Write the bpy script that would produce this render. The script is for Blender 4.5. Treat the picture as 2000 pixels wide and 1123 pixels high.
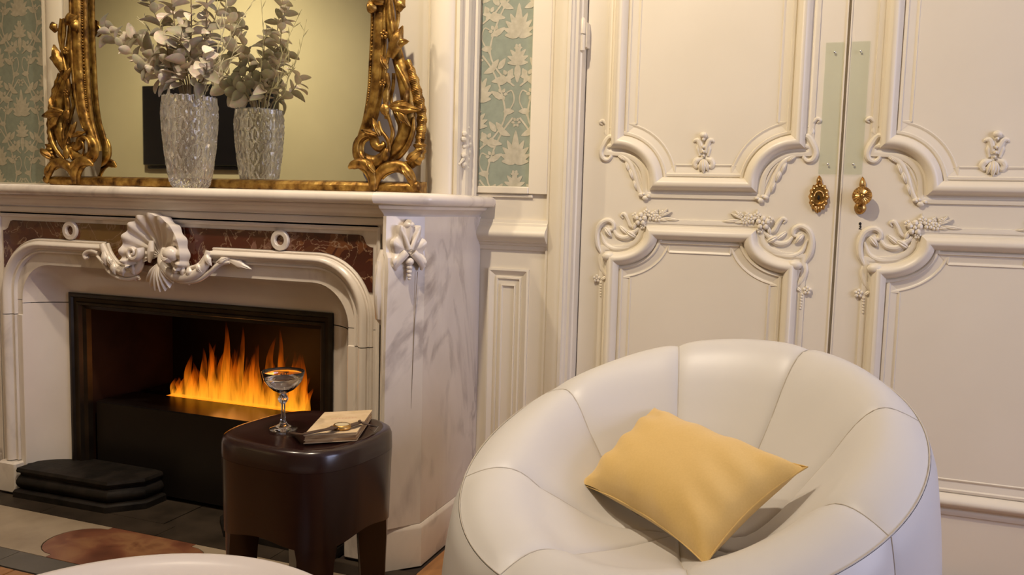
import bpy, math, random
from mathutils import Vector, Matrix
random.seed(7)
for o in list(bpy.data.objects):
    bpy.data.objects.remove(o)
SC = bpy.context.scene
COL = SC.collection
PI = math.pi

# ------------------------------------------------------------------ camera
FPX = 1657.5
EYE = 1.06
PITCH, ROLL, YAW = 0.0947145, 0.0271847, -0.3554456
def _rot():
    cy, sy = math.cos(YAW), math.sin(YAW)
    cp, sp = math.cos(PITCH), math.sin(PITCH)
    cr, sr = math.cos(ROLL), math.sin(ROLL)
    Ry = Matrix(((cy, 0, -sy), (0, 1, 0), (sy, 0, cy)))
    Rx = Matrix(((1, 0, 0), (0, cp, -sp), (0, sp, cp)))
    Rz = Matrix(((cr, -sr, 0), (sr, cr, 0), (0, 0, 1)))
    return Rz @ Rx @ Ry
CM = _rot()
def w2b(v):
    return Vector((v[0], v[2], -v[1]))
cam_d = bpy.data.cameras.new('camera')
cam_d.sensor_width = 36
cam_d.lens = FPX / 2000 * 36
cam_d.clip_start = 0.05
cam = bpy.data.objects.new('camera', cam_d)
COL.objects.link(cam)
_r, _u, _b = w2b(CM[0]), -w2b(CM[1]), -w2b(CM[2])
cam.matrix_world = Matrix(((_r.x, _u.x, _b.x, 0), (_r.y, _u.y, _b.y, 0), (_r.z, _u.z, _b.z, EYE), (0, 0, 0, 1)))
SC.camera = cam
def ray(px, py):
    return w2b(CM.transposed() @ Vector((px - 1000, py - 561.5, FPX)))
def W(px, py, Y):                     # point of that pixel on the upright plane y = Y
    d = ray(px, py)
    return Vector((0, 0, EYE)) + d * (Y / d.y)
def F(px, py, z=0.0):                 # point of that pixel on the level plane z
    d = ray(px, py)
    return Vector((0, 0, EYE)) + d * ((z - EYE) / d.z)

# ------------------------------------------------------------------ world, light, exposure
wd = bpy.data.worlds.new('world')
SC.world = wd
wd.use_nodes = True
bg = wd.node_tree.nodes['Background']
bg.inputs[0].default_value = (0.62, 0.72, 1.0, 1)
bg.inputs[1].default_value = 1.0
SC.view_settings.view_transform = 'Standard'
SC.view_settings.look = 'None'
SC.view_settings.gamma = 1
SC.view_settings.use_curve_mapping = False
SC.view_settings.exposure = 0.08
def add_light(name, kind, loc, power, color, size=0.1, aim=None, **kw):
    d = bpy.data.lights.new(name, kind)
    d.energy = power
    d.color = color
    if kind == 'AREA':
        d.shape = 'RECTANGLE'
        d.size, d.size_y = size
    else:
        d.shadow_soft_size = size
    for k, v in kw.items():
        setattr(d, k, v)
    o = bpy.data.objects.new(name, d)
    COL.objects.link(o)
    o.location = loc
    if aim is not None:
        o.rotation_euler = (Vector(aim) - Vector(loc)).to_track_quat('-Z', 'Y').to_euler()
    return o
WARM = (1.0, 0.84, 0.63)
CEIL = 3.0
# daylight entering by the window in the right wall
add_light('window_right_offscreen', 'AREA', (2.83, 0.95, 1.55), 62, (0.68, 0.69, 1.0), (1.5, 1.7), aim=(0, 0.95, 1.2))
# ceiling spots (their fittings are built further down)
SPOTS = [(-2.05, 1.45, CEIL - 0.07, 66, (-2.05, 2.0, 1.0), 'hearth', 'over the hearth'),
         (-0.90, 1.15, CEIL - 0.07, 150, (-0.85, 2.4, 1.5), 'door', 'between the fireplace and the double door'),
         (-4.60, 0.30, CEIL - 0.07, 240, (-4.9, -1.3, 1.4), 'television', 'before the television')]
for (x, y, z, p, aim, nm, wh) in SPOTS:
    add_light('ceiling_spot_%s_offscreen' % nm, 'SPOT', (x, y, z - 0.02), p, WARM, 0.035, aim=aim, spot_size=math.radians(125), spot_blend=0.9)

# ------------------------------------------------------------------ materials
def mat(name, base=(0.8, 0.8, 0.8), rough=0.5, metal=0.0, **kw):
    m = bpy.data.materials.new(name)
    m.use_nodes = True
    b = m.node_tree.nodes['Principled BSDF']
    b.inputs['Base Color'].default_value = (*base, 1)
    b.inputs['Roughness'].default_value = rough
    b.inputs['Metallic'].default_value = metal
    for k, v in kw.items():
        b.inputs[k].default_value = v
    return m
def N(m, t, **kw):
    n = m.node_tree.nodes.new(t)
    for k, v in kw.items():
        if k in n.inputs:
            n.inputs[k].default_value = v
        else:
            setattr(n, k, v)
    return n
def L(m, a, ao, b, bi):
    m.node_tree.links.new(a.outputs[ao], b.inputs[bi])
def BS(m):
    return m.node_tree.nodes['Principled BSDF']
def ramp(m, stops, interp='LINEAR'):
    r = N(m, 'ShaderNodeValToRGB')
    cr = r.color_ramp
    cr.interpolation = interp
    while len(cr.elements) < len(stops):
        cr.elements.new(0.5)
    for e, (p, c) in zip(cr.elements, stops):
        e.position = p
        e.color = (*c, 1)
    return r
def noise_mat(name, stops, scale=5, detail=6, rough=0.5, metal=0.0, dist=0.0, bump=0.0, stretch=(1, 1, 1), coord='Object', **kw):
    m = mat(name, stops[0][1], rough, metal, **kw)
    tc = N(m, 'ShaderNodeTexCoord')
    mp = N(m, 'ShaderNodeMapping')
    mp.inputs['Scale'].default_value = stretch
    L(m, tc, coord, mp, 'Vector')
    nz = N(m, 'ShaderNodeTexNoise', Scale=scale, Detail=detail, Distortion=dist)
    L(m, mp, 'Vector', nz, 'Vector')
    r = ramp(m, stops)
    L(m, nz, 'Fac', r, 'Fac')
    L(m, r, 'Color', BS(m), 'Base Color')
    if bump:
        bp = N(m, 'ShaderNodeBump', Strength=bump, Distance=0.01)
        L(m, nz, 'Fac', bp, 'Height')
        L(m, bp, 'Normal', BS(m), 'Normal')
    return m
M = {}
M['cream'] = noise_mat('cream_paint', [(0.3, (0.765, 0.69, 0.545)), (0.7, (0.805, 0.73, 0.585))], 3, 4, 0.38, bump=0.02)
M['olive_wall'] = noise_mat('olive_wall_paint', [(0.3, (0.40, 0.36, 0.215)), (0.7, (0.44, 0.395, 0.24))], 2, 3, 0.7)
M['ceiling'] = mat('ceiling_paint', (0.82, 0.77, 0.68), 0.8)
def marble(name, base, mid, vein, rough):
    m = mat(name, base, rough)
    tc = N(m, 'ShaderNodeTexCoord')
    mp = N(m, 'ShaderNodeMapping')
    mp.inputs['Scale'].default_value = (1, 1, 0.55)
    mp.inputs['Rotation'].default_value = (0.2, 0.5, 0.1)
    L(m, tc, 'Object', mp, 'Vector')
    n1 = N(m, 'ShaderNodeTexNoise', Scale=2.6, Detail=9, Distortion=1.6)
    n2 = N(m, 'ShaderNodeTexNoise', Scale=5.5, Detail=7, Distortion=0.6)
    L(m, mp, 'Vector', n1, 'Vector')
    L(m, mp, 'Vector', n2, 'Vector')
    r1 = ramp(m, [(0.455, (0, 0, 0)), (0.497, (1, 1, 1)), (0.51, (1, 1, 1)), (0.55, (0, 0, 0))])
    L(m, n1, 'Fac', r1, 'Fac')
    r2 = ramp(m, [(0.35, base), (0.7, mid)])
    L(m, n2, 'Fac', r2, 'Fac')
    ms = N(m, 'ShaderNodeMath', operation='MULTIPLY')
    r3 = ramp(m, [(0.45, (0, 0, 0)), (0.68, (0.75, 0.75, 0.75))])
    L(m, n2, 'Fac', r3, 'Fac')
    L(m, r1, 'Color', ms, 0)
    L(m, r3, 'Color', ms, 1)
    mx = N(m, 'ShaderNodeMix', data_type='RGBA')
    L(m, ms, 'Value', mx, 0)
    L(m, r2, 'Color', mx, 6)
    mx.inputs[7].default_value = (*vein, 1)
    L(m, mx, 2, BS(m), 'Base Color')
    return m
M['marble'] = marble('white_marble', (0.80, 0.725, 0.635), (0.70, 0.625, 0.54), (0.34, 0.28, 0.25), 0.22)
M['marble_plain'] = noise_mat('carved_marble', [(0.3, (0.71, 0.635, 0.55)), (0.7, (0.80, 0.725, 0.635))], 6, 5, 0.28)
M['lining'] = noise_mat('polished_marble_lining', [(0.3, (0.71, 0.635, 0.55)), (0.7, (0.80, 0.725, 0.635))], 3, 4, 0.16)
def red_marble():
    m = mat('red_brocatelle_marble', (0.3, 0.1, 0.06), 0.18)
    tc = N(m, 'ShaderNodeTexCoord')
    n1 = N(m, 'ShaderNodeTexNoise', Scale=9, Detail=6, Distortion=1.2)
    L(m, tc, 'Object', n1, 'Vector')
    vo = N(m, 'ShaderNodeTexVoronoi', Scale=8)
    mx0 = N(m, 'ShaderNodeMix', data_type='RGBA')
    mx0.inputs[0].default_value = 0.35
    L(m, tc, 'Object', mx0, 6)
    L(m, n1, 'Color', mx0, 7)
    L(m, mx0, 2, vo, 'Vector')
    sx = N(m, 'ShaderNodeSeparateColor')
    L(m, vo, 'Color', sx, 'Color')
    r = ramp(m, [(0.0, (0.055, 0.012, 0.008)), (0.3, (0.10, 0.024, 0.013)), (0.52, (0.17, 0.06, 0.022)), (0.66, (0.07, 0.018, 0.011)), (0.8, (0.27, 0.14, 0.10)), (0.95, (0.19, 0.105, 0.035))])
    L(m, sx, 0, r, 'Fac')
    n2 = N(m, 'ShaderNodeTexNoise', Scale=7, Detail=8, Distortion=2.0)
    L(m, tc, 'Object', n2, 'Vector')
    rv = ramp(m, [(0.485, (0, 0, 0)), (0.5, (1, 1, 1)), (0.515, (0, 0, 0))])
    L(m, n2, 'Fac', rv, 'Fac')
    mx = N(m, 'ShaderNodeMix', data_type='RGBA')
    L(m, rv, 'Color', mx, 0)
    L(m, r, 'Color', mx, 6)
    mx.inputs[7].default_value = (0.34, 0.22, 0.14, 1)
    L(m, mx, 2, BS(m), 'Base Color')
    return m
M['red_marble'] = red_marble()
M['gold'] = noise_mat('aged_gilding', [(0.30, (0.07, 0.03, 0.008)), (0.46, (0.26, 0.135, 0.03)), (0.62, (0.46, 0.28, 0.07)), (0.8, (0.62, 0.42, 0.13))], 34, 7, 0.38, 0.8, bump=0.3)
M['brass'] = noise_mat('gilt_brass', [(0.3, (0.25, 0.12, 0.03)), (0.6, (0.62, 0.38, 0.12))], 60, 4, 0.28, 0.95, bump=0.1)
M['mirror'] = mat('old_mirror_glass', (0.86, 0.86, 0.78), 0.015, 1.0)
M['bronze'] = noise_mat('dark_bronze', [(0.3, (0.018, 0.012, 0.008)), (0.7, (0.04, 0.028, 0.016))], 12, 4, 0.35, 0.6)
M['soot'] = noise_mat('sooty_iron', [(0.3, (0.007, 0.004, 0.003)), (0.7, (0.016, 0.010, 0.007))], 6, 5, 0.45, **{'Specular IOR Level': 0.15})
M['firebrick'] = noise_mat('sooty_fireback', [(0.3, (0.014, 0.006, 0.004)), (0.7, (0.034, 0.015, 0.009))], 7, 6, 0.5, bump=0.3, **{'Specular IOR Level': 0.15})
M['burner'] = mat('burner_black_steel', (0.008, 0.006, 0.005), 0.3, 0.0, **{'Specular IOR Level': 0.25})
M['hearth_dark'] = noise_mat('dark_hearth_stone', [(0.3, (0.022, 0.016, 0.011)), (0.7, (0.055, 0.040, 0.028))], 9, 7, 0.5, bump=0.1, **{'Specular IOR Level': 0.15})
M['block_stone'] = noise_mat('black_carved_stone', [(0.3, (0.006, 0.005, 0.004)), (0.7, (0.024, 0.018, 0.014))], 16, 8, 0.6, bump=0.5, **{'Specular IOR Level': 0.15})
M['groove'] = mat('groove_shade_dirt', (0.26, 0.20, 0.13), 0.7)  # tan tone carries the groove's shade as well as its dirt
M['stone_grey'] = noise_mat('grey_inlay_stone', [(0.3, (0.075, 0.068, 0.057)), (0.7, (0.115, 0.103, 0.086))], 8, 6, 0.4)
M['stone_cream'] = noise_mat('cream_inlay_stone', [(0.3, (0.29, 0.225, 0.155)), (0.7, (0.40, 0.32, 0.23))], 9, 7, 0.4)
M['stone_red'] = noise_mat('red_inlay_stone', [(0.25, (0.10, 0.035, 0.02)), (0.45, (0.20, 0.075, 0.04)), (0.6, (0.30, 0.15, 0.07)), (0.75, (0.16, 0.06, 0.03))], 7, 8, 0.35, dist=0.8)
M['wood'] = noise_mat('oak_floor_wood', [(0.3, (0.24, 0.105, 0.035)), (0.7, (0.40, 0.19, 0.07))], 6, 8, 0.35, stretch=(9, 0.7, 1))
M['subfloor'] = mat('floor_joint_dark', (0.03, 0.018, 0.012), 0.8)
M['threshold'] = mat('dark_threshold_wood', (0.03, 0.012, 0.008), 0.5)
M['leather'] = noise_mat('white_leather', [(0.3, (0.60, 0.575, 0.545)), (0.7, (0.63, 0.605, 0.575))], 3, 3, 0.42, bump=0.01)
M['thread'] = mat('seam_thread', (0.52, 0.47, 0.40), 0.7)
def fabric():
    m = mat('mustard_fabric', (0.62, 0.42, 0.12), 0.9)
    BS(m).inputs['Sheen Weight'].default_value = 0.25
    tc = N(m, 'ShaderNodeTexCoord')
    n1 = N(m, 'ShaderNodeTexNoise', Scale=260, Detail=2)
    L(m, tc, 'Object', n1, 'Vector')
    r = ramp(m, [(0.3, (0.66, 0.445, 0.15)), (0.7, (0.69, 0.47, 0.165))])
    L(m, n1, 'Fac', r, 'Fac')
    L(m, r, 'Color', BS(m), 'Base Color')
    n2 = N(m, 'ShaderNodeTexNoise', Scale=9, Detail=2)
    L(m, tc, 'Object', n2, 'Vector')
    bp = N(m, 'ShaderNodeBump', Strength=0.25, Distance=0.02)
    L(m, n2, 'Fac', bp, 'Height')
    L(m, bp, 'Normal', BS(m), 'Normal')
    return m
M['fabric'] = fabric()
M['lacquer'] = mat('maroon_lacquer', (0.016, 0.0045, 0.004), 0.24, **{'Coat Weight': 0.2, 'Coat Roughness': 0.15})
M['table'] = mat('white_lacquer_tray', (0.66, 0.60, 0.565), 0.22)
M['steel'] = mat('brushed_steel', (0.5, 0.48, 0.45), 0.3, 1.0)
M['black_plastic'] = mat('black_screen', (0.004, 0.004, 0.005), 0.12)
M['black'] = mat('black_hole', (0.006, 0.005, 0.004), 0.9)
M['wallpaper'] = noise_mat('celadon_wallpaper', [(0.3, (0.27, 0.305, 0.235)), (0.7, (0.32, 0.355, 0.275))], 40, 4, 0.75)
M['wallpaper_ink'] = noise_mat('cream_wallpaper_print', [(0.3, (0.47, 0.43, 0.31)), (0.7, (0.58, 0.53, 0.40))], 60, 3, 0.75)
M['paper'] = noise_mat('old_paper', [(0.3, (0.50, 0.36, 0.20)), (0.7, (0.62, 0.47, 0.29))], 30, 5, 0.85)
M['page'] = noise_mat('page_edges', [(0.35, (0.24, 0.12, 0.045)), (0.55, (0.52, 0.34, 0.16)), (0.75, (0.68, 0.50, 0.28))], 30, 5, 0.9, stretch=(0.6, 0.6, 14))
M['red_ink'] = mat('faded_red_ink', (0.50, 0.25, 0.18), 0.9)
M['strap'] = noise_mat('brown_leather_strap', [(0.3, (0.05, 0.028, 0.018)), (0.7, (0.10, 0.06, 0.04))], 50, 4, 0.45)
M['dial'] = mat('watch_dial', (0.6, 0.5, 0.32), 0.25)
M['stem'] = mat('dry_stem', (0.22, 0.16, 0.09), 0.8)
M['grass'] = mat('dry_grass', (0.50, 0.45, 0.27), 0.8)
def leaf_mat():
    m = mat('dried_eucalyptus', (0.4, 0.36, 0.3), 0.62)
    oi = N(m, 'ShaderNodeObjectInfo')
    r = ramp(m, [(0.0, (0.26, 0.225, 0.135)), (0.35, (0.37, 0.315, 0.20)), (0.65, (0.50, 0.42, 0.30)), (1.0, (0.66, 0.545, 0.42))])
    L(m, oi, 'Random', r, 'Fac')
    tc = N(m, 'ShaderNodeTexCoord')
    nz = N(m, 'ShaderNodeTexNoise', Scale=60, Detail=4)
    L(m, tc, 'Object', nz, 'Vector')
    mx = N(m, 'ShaderNodeMix', data_type='RGBA', blend_type='MULTIPLY')
    mx.inputs[0].default_value = 0.5
    L(m, r, 'Color', mx, 6)
    L(m, nz, 'Color', mx, 7)
    gm = N(m, 'ShaderNodeHueSaturation', Saturation=0.85, Value=1.4)
    L(m, mx, 2, gm, 'Color')
    L(m, gm, 'Color', BS(m), 'Base Color')
    return m
M['leaf'] = leaf_mat()
def glass_mat(name, rough=0.0, ior=1.5, milky=0.0, tint=(1, 1, 1)):
    m = bpy.data.materials.new(name)
    m.use_nodes = True
    nt = m.node_tree
    nt.nodes.clear()
    out = nt.nodes.new('ShaderNodeOutputMaterial')
    g = nt.nodes.new('ShaderNodeBsdfGlass')
    g.inputs['Roughness'].default_value = rough
    g.inputs['IOR'].default_value = ior
    g.inputs['Color'].default_value = (*tint, 1)
    if milky:
        t = nt.nodes.new('ShaderNodeBsdfTranslucent')
        t.inputs['Color'].default_value = (0.9, 0.86, 0.8, 1)
        d = nt.nodes.new('ShaderNodeBsdfDiffuse')
        d.inputs['Color'].default_value = (0.9, 0.86, 0.8, 1)
        a = nt.nodes.new('ShaderNodeMixShader')
        nt.links.new(t.outputs[0], a.inputs[1])
        nt.links.new(d.outputs[0], a.inputs[2])
        x = nt.nodes.new('ShaderNodeMixShader')
        x.inputs[0].default_value = milky
        nt.links.new(g.outputs[0], x.inputs[1])
        nt.links.new(a.outputs[0], x.inputs[2])
        nt.links.new(x.outputs[0], out.inputs[0])
    else:
        nt.links.new(g.outputs[0], out.inputs[0])
    return m
M['crystal'] = glass_mat('cut_crystal', 0.0, 1.5, 0.09)
M['glass'] = glass_mat('clear_glass', 0.0, 1.5)
M['water'] = glass_mat('clear_drink', 0.0, 1.33)
def pane_mat(name, tint, gloss):
    m = bpy.data.materials.new(name)
    m.use_nodes = True
    nt = m.node_tree
    nt.nodes.clear()
    out = nt.nodes.new('ShaderNodeOutputMaterial')
    t = nt.nodes.new('ShaderNodeBsdfTransparent')
    t.inputs[0].default_value = (*tint, 1)
    g = nt.nodes.new('ShaderNodeBsdfGlossy')
    g.inputs['Roughness'].default_value = 0.03
    x = nt.nodes.new('ShaderNodeMixShader')
    x.inputs[0].default_value = gloss
    nt.links.new(t.outputs[0], x.inputs[1])
    nt.links.new(g.outputs[0], x.inputs[2])
    nt.links.new(x.outputs[0], out.inputs[0])
    return m
M['pane'] = pane_mat('window_pane_glass', (0.95, 0.97, 0.96), 0.06)
M['plate_glass'] = pane_mat('green_tinted_plate_glass', (0.965, 0.985, 0.955), 0.07)
def flame_mat():
    m = bpy.data.materials.new('gas_flame')
    m.use_nodes = True
    nt = m.node_tree
    nt.nodes.clear()
    out = nt.nodes.new('ShaderNodeOutputMaterial')
    tc = nt.nodes.new('ShaderNodeTexCoord')
    sep = nt.nodes.new('ShaderNodeSeparateXYZ')
    nt.links.new(tc.outputs['Generated'], sep.inputs[0])
    tr = nt.nodes.new('ShaderNodeBsdfTransparent')
    em = nt.nodes.new('ShaderNodeEmission')
    cr = nt.nodes.new('ShaderNodeValToRGB')
    e = cr.color_ramp.elements
    e[0].position, e[0].color = 0.0, (1.0, 0.36, 0.02, 1)
    e[1].position, e[1].color = 1.0, (0.55, 0.045, 0.0, 1)
    x = e.new(0.3); x.color = (1.0, 0.30, 0.012, 1)
    x = e.new(0.65); x.color = (0.95, 0.15, 0.004, 1)
    nt.links.new(sep.outputs['Z'], cr.inputs[0])
    nt.links.new(cr.outputs[0], em.inputs[0])
    st = nt.nodes.new('ShaderNodeMapRange')
    st.inputs['From Min'].default_value = 0
    st.inputs['From Max'].default_value = 1
    st.inputs['To Min'].default_value = 1.35
    st.inputs['To Max'].default_value = 0.7
    nt.links.new(sep.outputs['Z'], st.inputs[0])
    nt.links.new(st.outputs[0], em.inputs[1])
    al = nt.nodes.new('ShaderNodeValToRGB')
    a = al.color_ramp.elements
    a[0].position, a[0].color = 0.0, (0.40, 0.40, 0.40, 1)
    a[1].position, a[1].color = 1.0, (0.0, 0.0, 0.0, 1)
    y = a.new(0.4); y.color = (0.30, 0.30, 0.30, 1)
    nz = nt.nodes.new('ShaderNodeTexNoise')
    nz.inputs['Scale'].default_value = 26
    mp = nt.nodes.new('ShaderNodeMapping')
    mp.inputs['Scale'].default_value = (1.6, 1, 0.3)
    nt.links.new(tc.outputs['Object'], mp.inputs[0])
    nt.links.new(mp.outputs[0], nz.inputs['Vector'])
    nr = nt.nodes.new('ShaderNodeMapRange')
    nr.inputs['From Min'].default_value = 0.35
    nr.inputs['From Max'].default_value = 0.62
    nr.inputs['To Min'].default_value = 0.06
    nt.links.new(nz.outputs['Fac'], nr.inputs[0])
    mu = nt.nodes.new('ShaderNodeMath')
    mu.operation = 'MULTIPLY'
    nt.links.new(sep.outputs['Z'], al.inputs[0])
    nt.links.new(al.outputs[0], mu.inputs[0])
    nt.links.new(nr.outputs[0], mu.inputs[1])
    mix = nt.nodes.new('ShaderNodeMixShader')
    nt.links.new(mu.outputs[0], mix.inputs[0])
    nt.links.new(tr.outputs[0], mix.inputs[1])
    nt.links.new(em.outputs[0], mix.inputs[2])
    nt.links.new(mix.outputs[0], out.inputs[0])
    return m
M['flame'] = flame_mat()
def emit(name, c, s):
    m = mat(name, c, 0.5)
    BS(m).inputs['Emission Color'].default_value = (*c, 1)
    BS(m).inputs['Emission Strength'].default_value = s
    return m
M['ember'] = emit('burner_glow', (1.0, 0.26, 0.015), 1.0)
M['lamp'] = emit('spot_lamp_face', (1.0, 0.85, 0.62), 12)

# ------------------------------------------------------------------ mesh helpers
def catmull(pts, n=6):
    pts = [Vector(p) for p in pts]
    if len(pts) < 3:
        return pts
    out = []
    ext = [pts[0] * 2 - pts[1]] + pts + [pts[-1] * 2 - pts[-2]]
    for i in range(1, len(ext) - 2):
        p0, p1, p2, p3 = ext[i - 1:i + 3]
        for k in range(n):
            t = k / n
            out.append(0.5 * ((2 * p1) + (p2 - p0) * t + (2 * p0 - 5 * p1 + 4 * p2 - p3) * t * t + (3 * p1 - p0 - 3 * p2 + p3) * t ** 3))
    out.append(pts[-1])
    return out
def lerp_list(vals, n):
    if not isinstance(vals, (list, tuple)):
        return [vals] * n
    out = []
    for i in range(n):
        t = i / max(1, n - 1) * (len(vals) - 1)
        k = min(int(t), len(vals) - 2)
        out.append(vals[k] + (vals[k + 1] - vals[k]) * (t - k))
    return out
class MB:
    def __init__(self):
        self.v, self.f = [], []
    def add(self, vs, fs):
        b = len(self.v)
        self.v += [tuple(p) for p in vs]
        self.f += [tuple(b + i for i in q) for q in fs]
        return self
    def box(self, x0, x1, y0, y1, z0, z1, bev=0.0):
        if bev <= 0:
            vs = [(x, y, z) for z in (z0, z1) for y in (y0, y1) for x in (x0, x1)]
            return self.add(vs, [(0, 2, 3, 1), (4, 5, 7, 6), (0, 1, 5, 4), (2, 6, 7, 3), (0, 4, 6, 2), (1, 3, 7, 5)])
        b = bev
        rings = []
        for (z, i) in ((z0, b), (z0 + b, 0), (z1 - b, 0), (z1, b)):
            a0, a1, c0, c1 = x0 + i, x1 - i, y0 + i, y1 - i
            rings.append([(a0 + b, c0, z), (a1 - b, c0, z), (a1, c0 + b, z), (a1, c1 - b, z), (a1 - b, c1, z), (a0 + b, c1, z), (a0, c1 - b, z), (a0, c0 + b, z)])
        return self.loft(rings, closed=True, cap=True)
    def loft(self, rings, closed=False, cap=False, flip=False):
        n = len(rings[0])
        b = len(self.v)
        for r in rings:
            self.v += [tuple(p) for p in r]
        m = n if closed else n - 1
        for i in range(len(rings) - 1):
            for j in range(m):
                k = (j + 1) % n
                q = (b + i * n + j, b + i * n + k, b + (i + 1) * n + k, b + (i + 1) * n + j)
                self.f.append(q[::-1] if flip else q)
        if cap:
            self.f.append(tuple(b + j for j in range(n))[::-1])
            self.f.append(tuple(b + (len(rings) - 1) * n + j for j in range(n)))
        return self
    def lathe(self, prof, c=(0, 0, 0), n=32, fn=None, cap=False):
        rings = []
        for (r, z) in prof:
            ring = []
            for j in range(n):
                a = 2 * PI * j / n
                rr = r if fn is None else fn(r, z, a)
                ring.append((c[0] + rr * math.cos(a), c[1] + rr * math.sin(a), c[2] + z))
            rings.append(ring)
        return self.loft(rings, closed=True, cap=cap)
    def tube(self, pts, rad, seg=8):
        pts = [Vector(p) for p in pts]
        n = len(pts)
        rad = lerp_list(rad, n)
        up = None
        rings = []
        for i, p in enumerate(pts):
            t = (pts[min(i + 1, n - 1)] - pts[max(i - 1, 0)])
            t = t.normalized() if t.length > 1e-9 else Vector((0, 0, 1))
            if up is None:
                up = t.orthogonal().normalized()
            up = (up - t * up.dot(t))
            up = up.normalized() if up.length > 1e-6 else t.orthogonal().normalized()
            s = t.cross(up)
            rings.append([p + (up * math.cos(2 * PI * j / seg) + s * math.sin(2 * PI * j / seg)) * rad[i] for j in range(seg)])
        return self.loft(rings, closed=True, cap=True)
    def relief(self, pts, rad, flat=0.7, seg=10, ax=(0, 1, 0)):
        # a carved rib lying on an upright surface: in-plane radius rad, depth rad * flat
        pts = [Vector(p) for p in pts]
        n = len(pts)
        rad = lerp_list(rad, n)
        ax = Vector(ax)
        rings = []
        for i, p in enumerate(pts):
            t = pts[min(i + 1, n - 1)] - pts[max(i - 1, 0)]
            t = t.normalized() if t.length > 1e-9 else Vector((1, 0, 0))
            s = t.cross(ax)
            s = s.normalized() if s.length > 1e-6 else Vector((1, 0, 0))
            rings.append([p + s * (rad[i] * math.cos(2 * PI * j / seg)) + ax * (rad[i] * flat * math.sin(2 * PI * j / seg)) for j in range(seg)])
        return self.loft(rings, closed=True, cap=True)
    def blob(self, c, rx, ry, rz, nu=10, nv=6):
        rings = []
        for i in range(nv + 1):
            a = -PI / 2 + PI * i / nv
            a = max(min(a, PI / 2 - 0.03), -PI / 2 + 0.03)
            rings.append([(c[0] + rx * math.cos(a) * math.cos(2 * PI * j / nu), c[1] + ry * math.cos(a) * math.sin(2 * PI * j / nu), c[2] + rz * math.sin(a)) for j in range(nu)])
        return self.loft(rings, closed=True, cap=True)
    def sweep(self, path, prof, Y, closed=False):
        # moulding on the plane y = Y: path of (x, z); prof of (offset to the left of the path, height towards the room)
        pts = [Vector((p[0], p[1])) for p in path]
        n = len(pts)
        rings = []
        for i in range(n):
            if closed:
                a, b = pts[i] - pts[i - 1], pts[(i + 1) % n] - pts[i]
            else:
                a = pts[i] - pts[i - 1] if i else pts[1] - pts[0]
                b = pts[i + 1] - pts[i] if i < n - 1 else pts[-1] - pts[-2]
            a, b = a.normalized(), b.normalized()
            na, nb = Vector((-a.y, a.x)), Vector((-b.y, b.x))
            m = na + nb
            m = m / max(0.25, 1 + na.dot(nb))
            rings.append([(pts[i].x + m.x * o, Y - h, pts[i].y + m.y * o) for (o, h) in prof])
        if closed:
            rings.append(rings[0])
        return self.loft(rings)
    def leaf(self, base, tip, width, lift=0.01, curl=0.0, ax=(0, -1, 0), lobes=0, thick=0.003, nl=8, nw=6):
        # a carved leaf between two points, bulging along ax
        base, tip, ax = Vector(base), Vector(tip), Vector(ax).normalized()
        d = tip - base
        s = d.cross(ax).normalized()
        top, bot = [], []
        for i in range(nl + 1):
            t = i / nl
            w = width * (math.sin(PI * min(1, t * 0.92 + 0.08)) ** 0.75) * (1 - 0.25 * t)
            if lobes:
                w *= 1 - 0.28 * abs(math.sin(PI * lobes * t)) 
            row, rb = [], []
            for j in range(nw + 1):
                u = j / nw * 2 - 1
                h = lift * math.sin(PI * (0.1 + 0.85 * t)) * (1 - 0.75 * u * u) - 0.25 * lift * math.exp(-(u * 4) ** 2) + curl * t * t
                p = base + d * t + s * (u * w * 0.5) + ax * h
                row.append(p)
                rb.append(p - ax * thick)
            top.append(row)
            bot.append(rb)
        self.loft(top)
        self.loft(bot, flip=True)
        edge_t = [r[0] for r in top] + top[-1][1:] + [r[-1] for r in top[::-1]][1:] + top[0][::-1][1:-1]
        edge_b = [r[0] for r in bot] + bot[-1][1:] + [r[-1] for r in bot[::-1]][1:] + bot[0][::-1][1:-1]
        return self.loft([edge_t, edge_b], closed=True)
    def flower(self, c, r, ax=1, petals=5, depth=0.5):
        for k in range(petals):
            a = 2 * PI * k / petals + 0.3
            self.blob((c[0] + r * 0.62 * math.cos(a), c[1] - r * 0.12, c[2] + r * 0.62 * math.sin(a)), r * 0.45, r * depth, r * 0.45, 8, 5)
        return self.blob((c[0], c[1] - r * 0.3, c[2]), r * 0.3, r * 0.4, r * 0.3, 8, 5)
    def mirrored(self, cx):
        o = MB()
        o.v = [(2 * cx - x, y, z) for (x, y, z) in self.v]
        o.f = [q[::-1] for q in self.f]
        return o
    def build(self, name, m, parent=None, smooth=35, label=None, kind=None):
        off = parent_base(parent)
        me = bpy.data.meshes.new(name)
        me.from_pydata([(v[0] - off[0], v[1] - off[1], v[2] - off[2]) for v in self.v], [], self.f)
        me.materials.append(M[m])
        if smooth:
            me.polygons.foreach_set('use_smooth', [True] * len(me.polygons))
            me.set_sharp_from_angle(angle=math.radians(smooth))
        me.update()
        o = bpy.data.objects.new(name, me)
        COL.objects.link(o)
        if parent is not None:
            o.parent = parent
        if label:
            o['label'] = label
        if kind:
            o['kind'] = kind
        return o
def parent_base(p):
    off = Vector((0, 0, 0))
    while p is not None:
        off += p.location
        p = p.parent
    return off
def thing(name, label, cat, loc=(0, 0, 0), group=None):
    o = bpy.data.objects.new(name, None)
    o.empty_display_size = 0.05
    COL.objects.link(o)
    o.location = loc
    o['label'], o['category'] = label, cat
    if group:
        o['group'] = group
    return o
def struct(name, mb, m, label, cat, smooth=35):
    o = mb.build(name, m, None, smooth)
    o['kind'], o['label'], o['category'] = 'structure', label, cat
    return o

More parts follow.
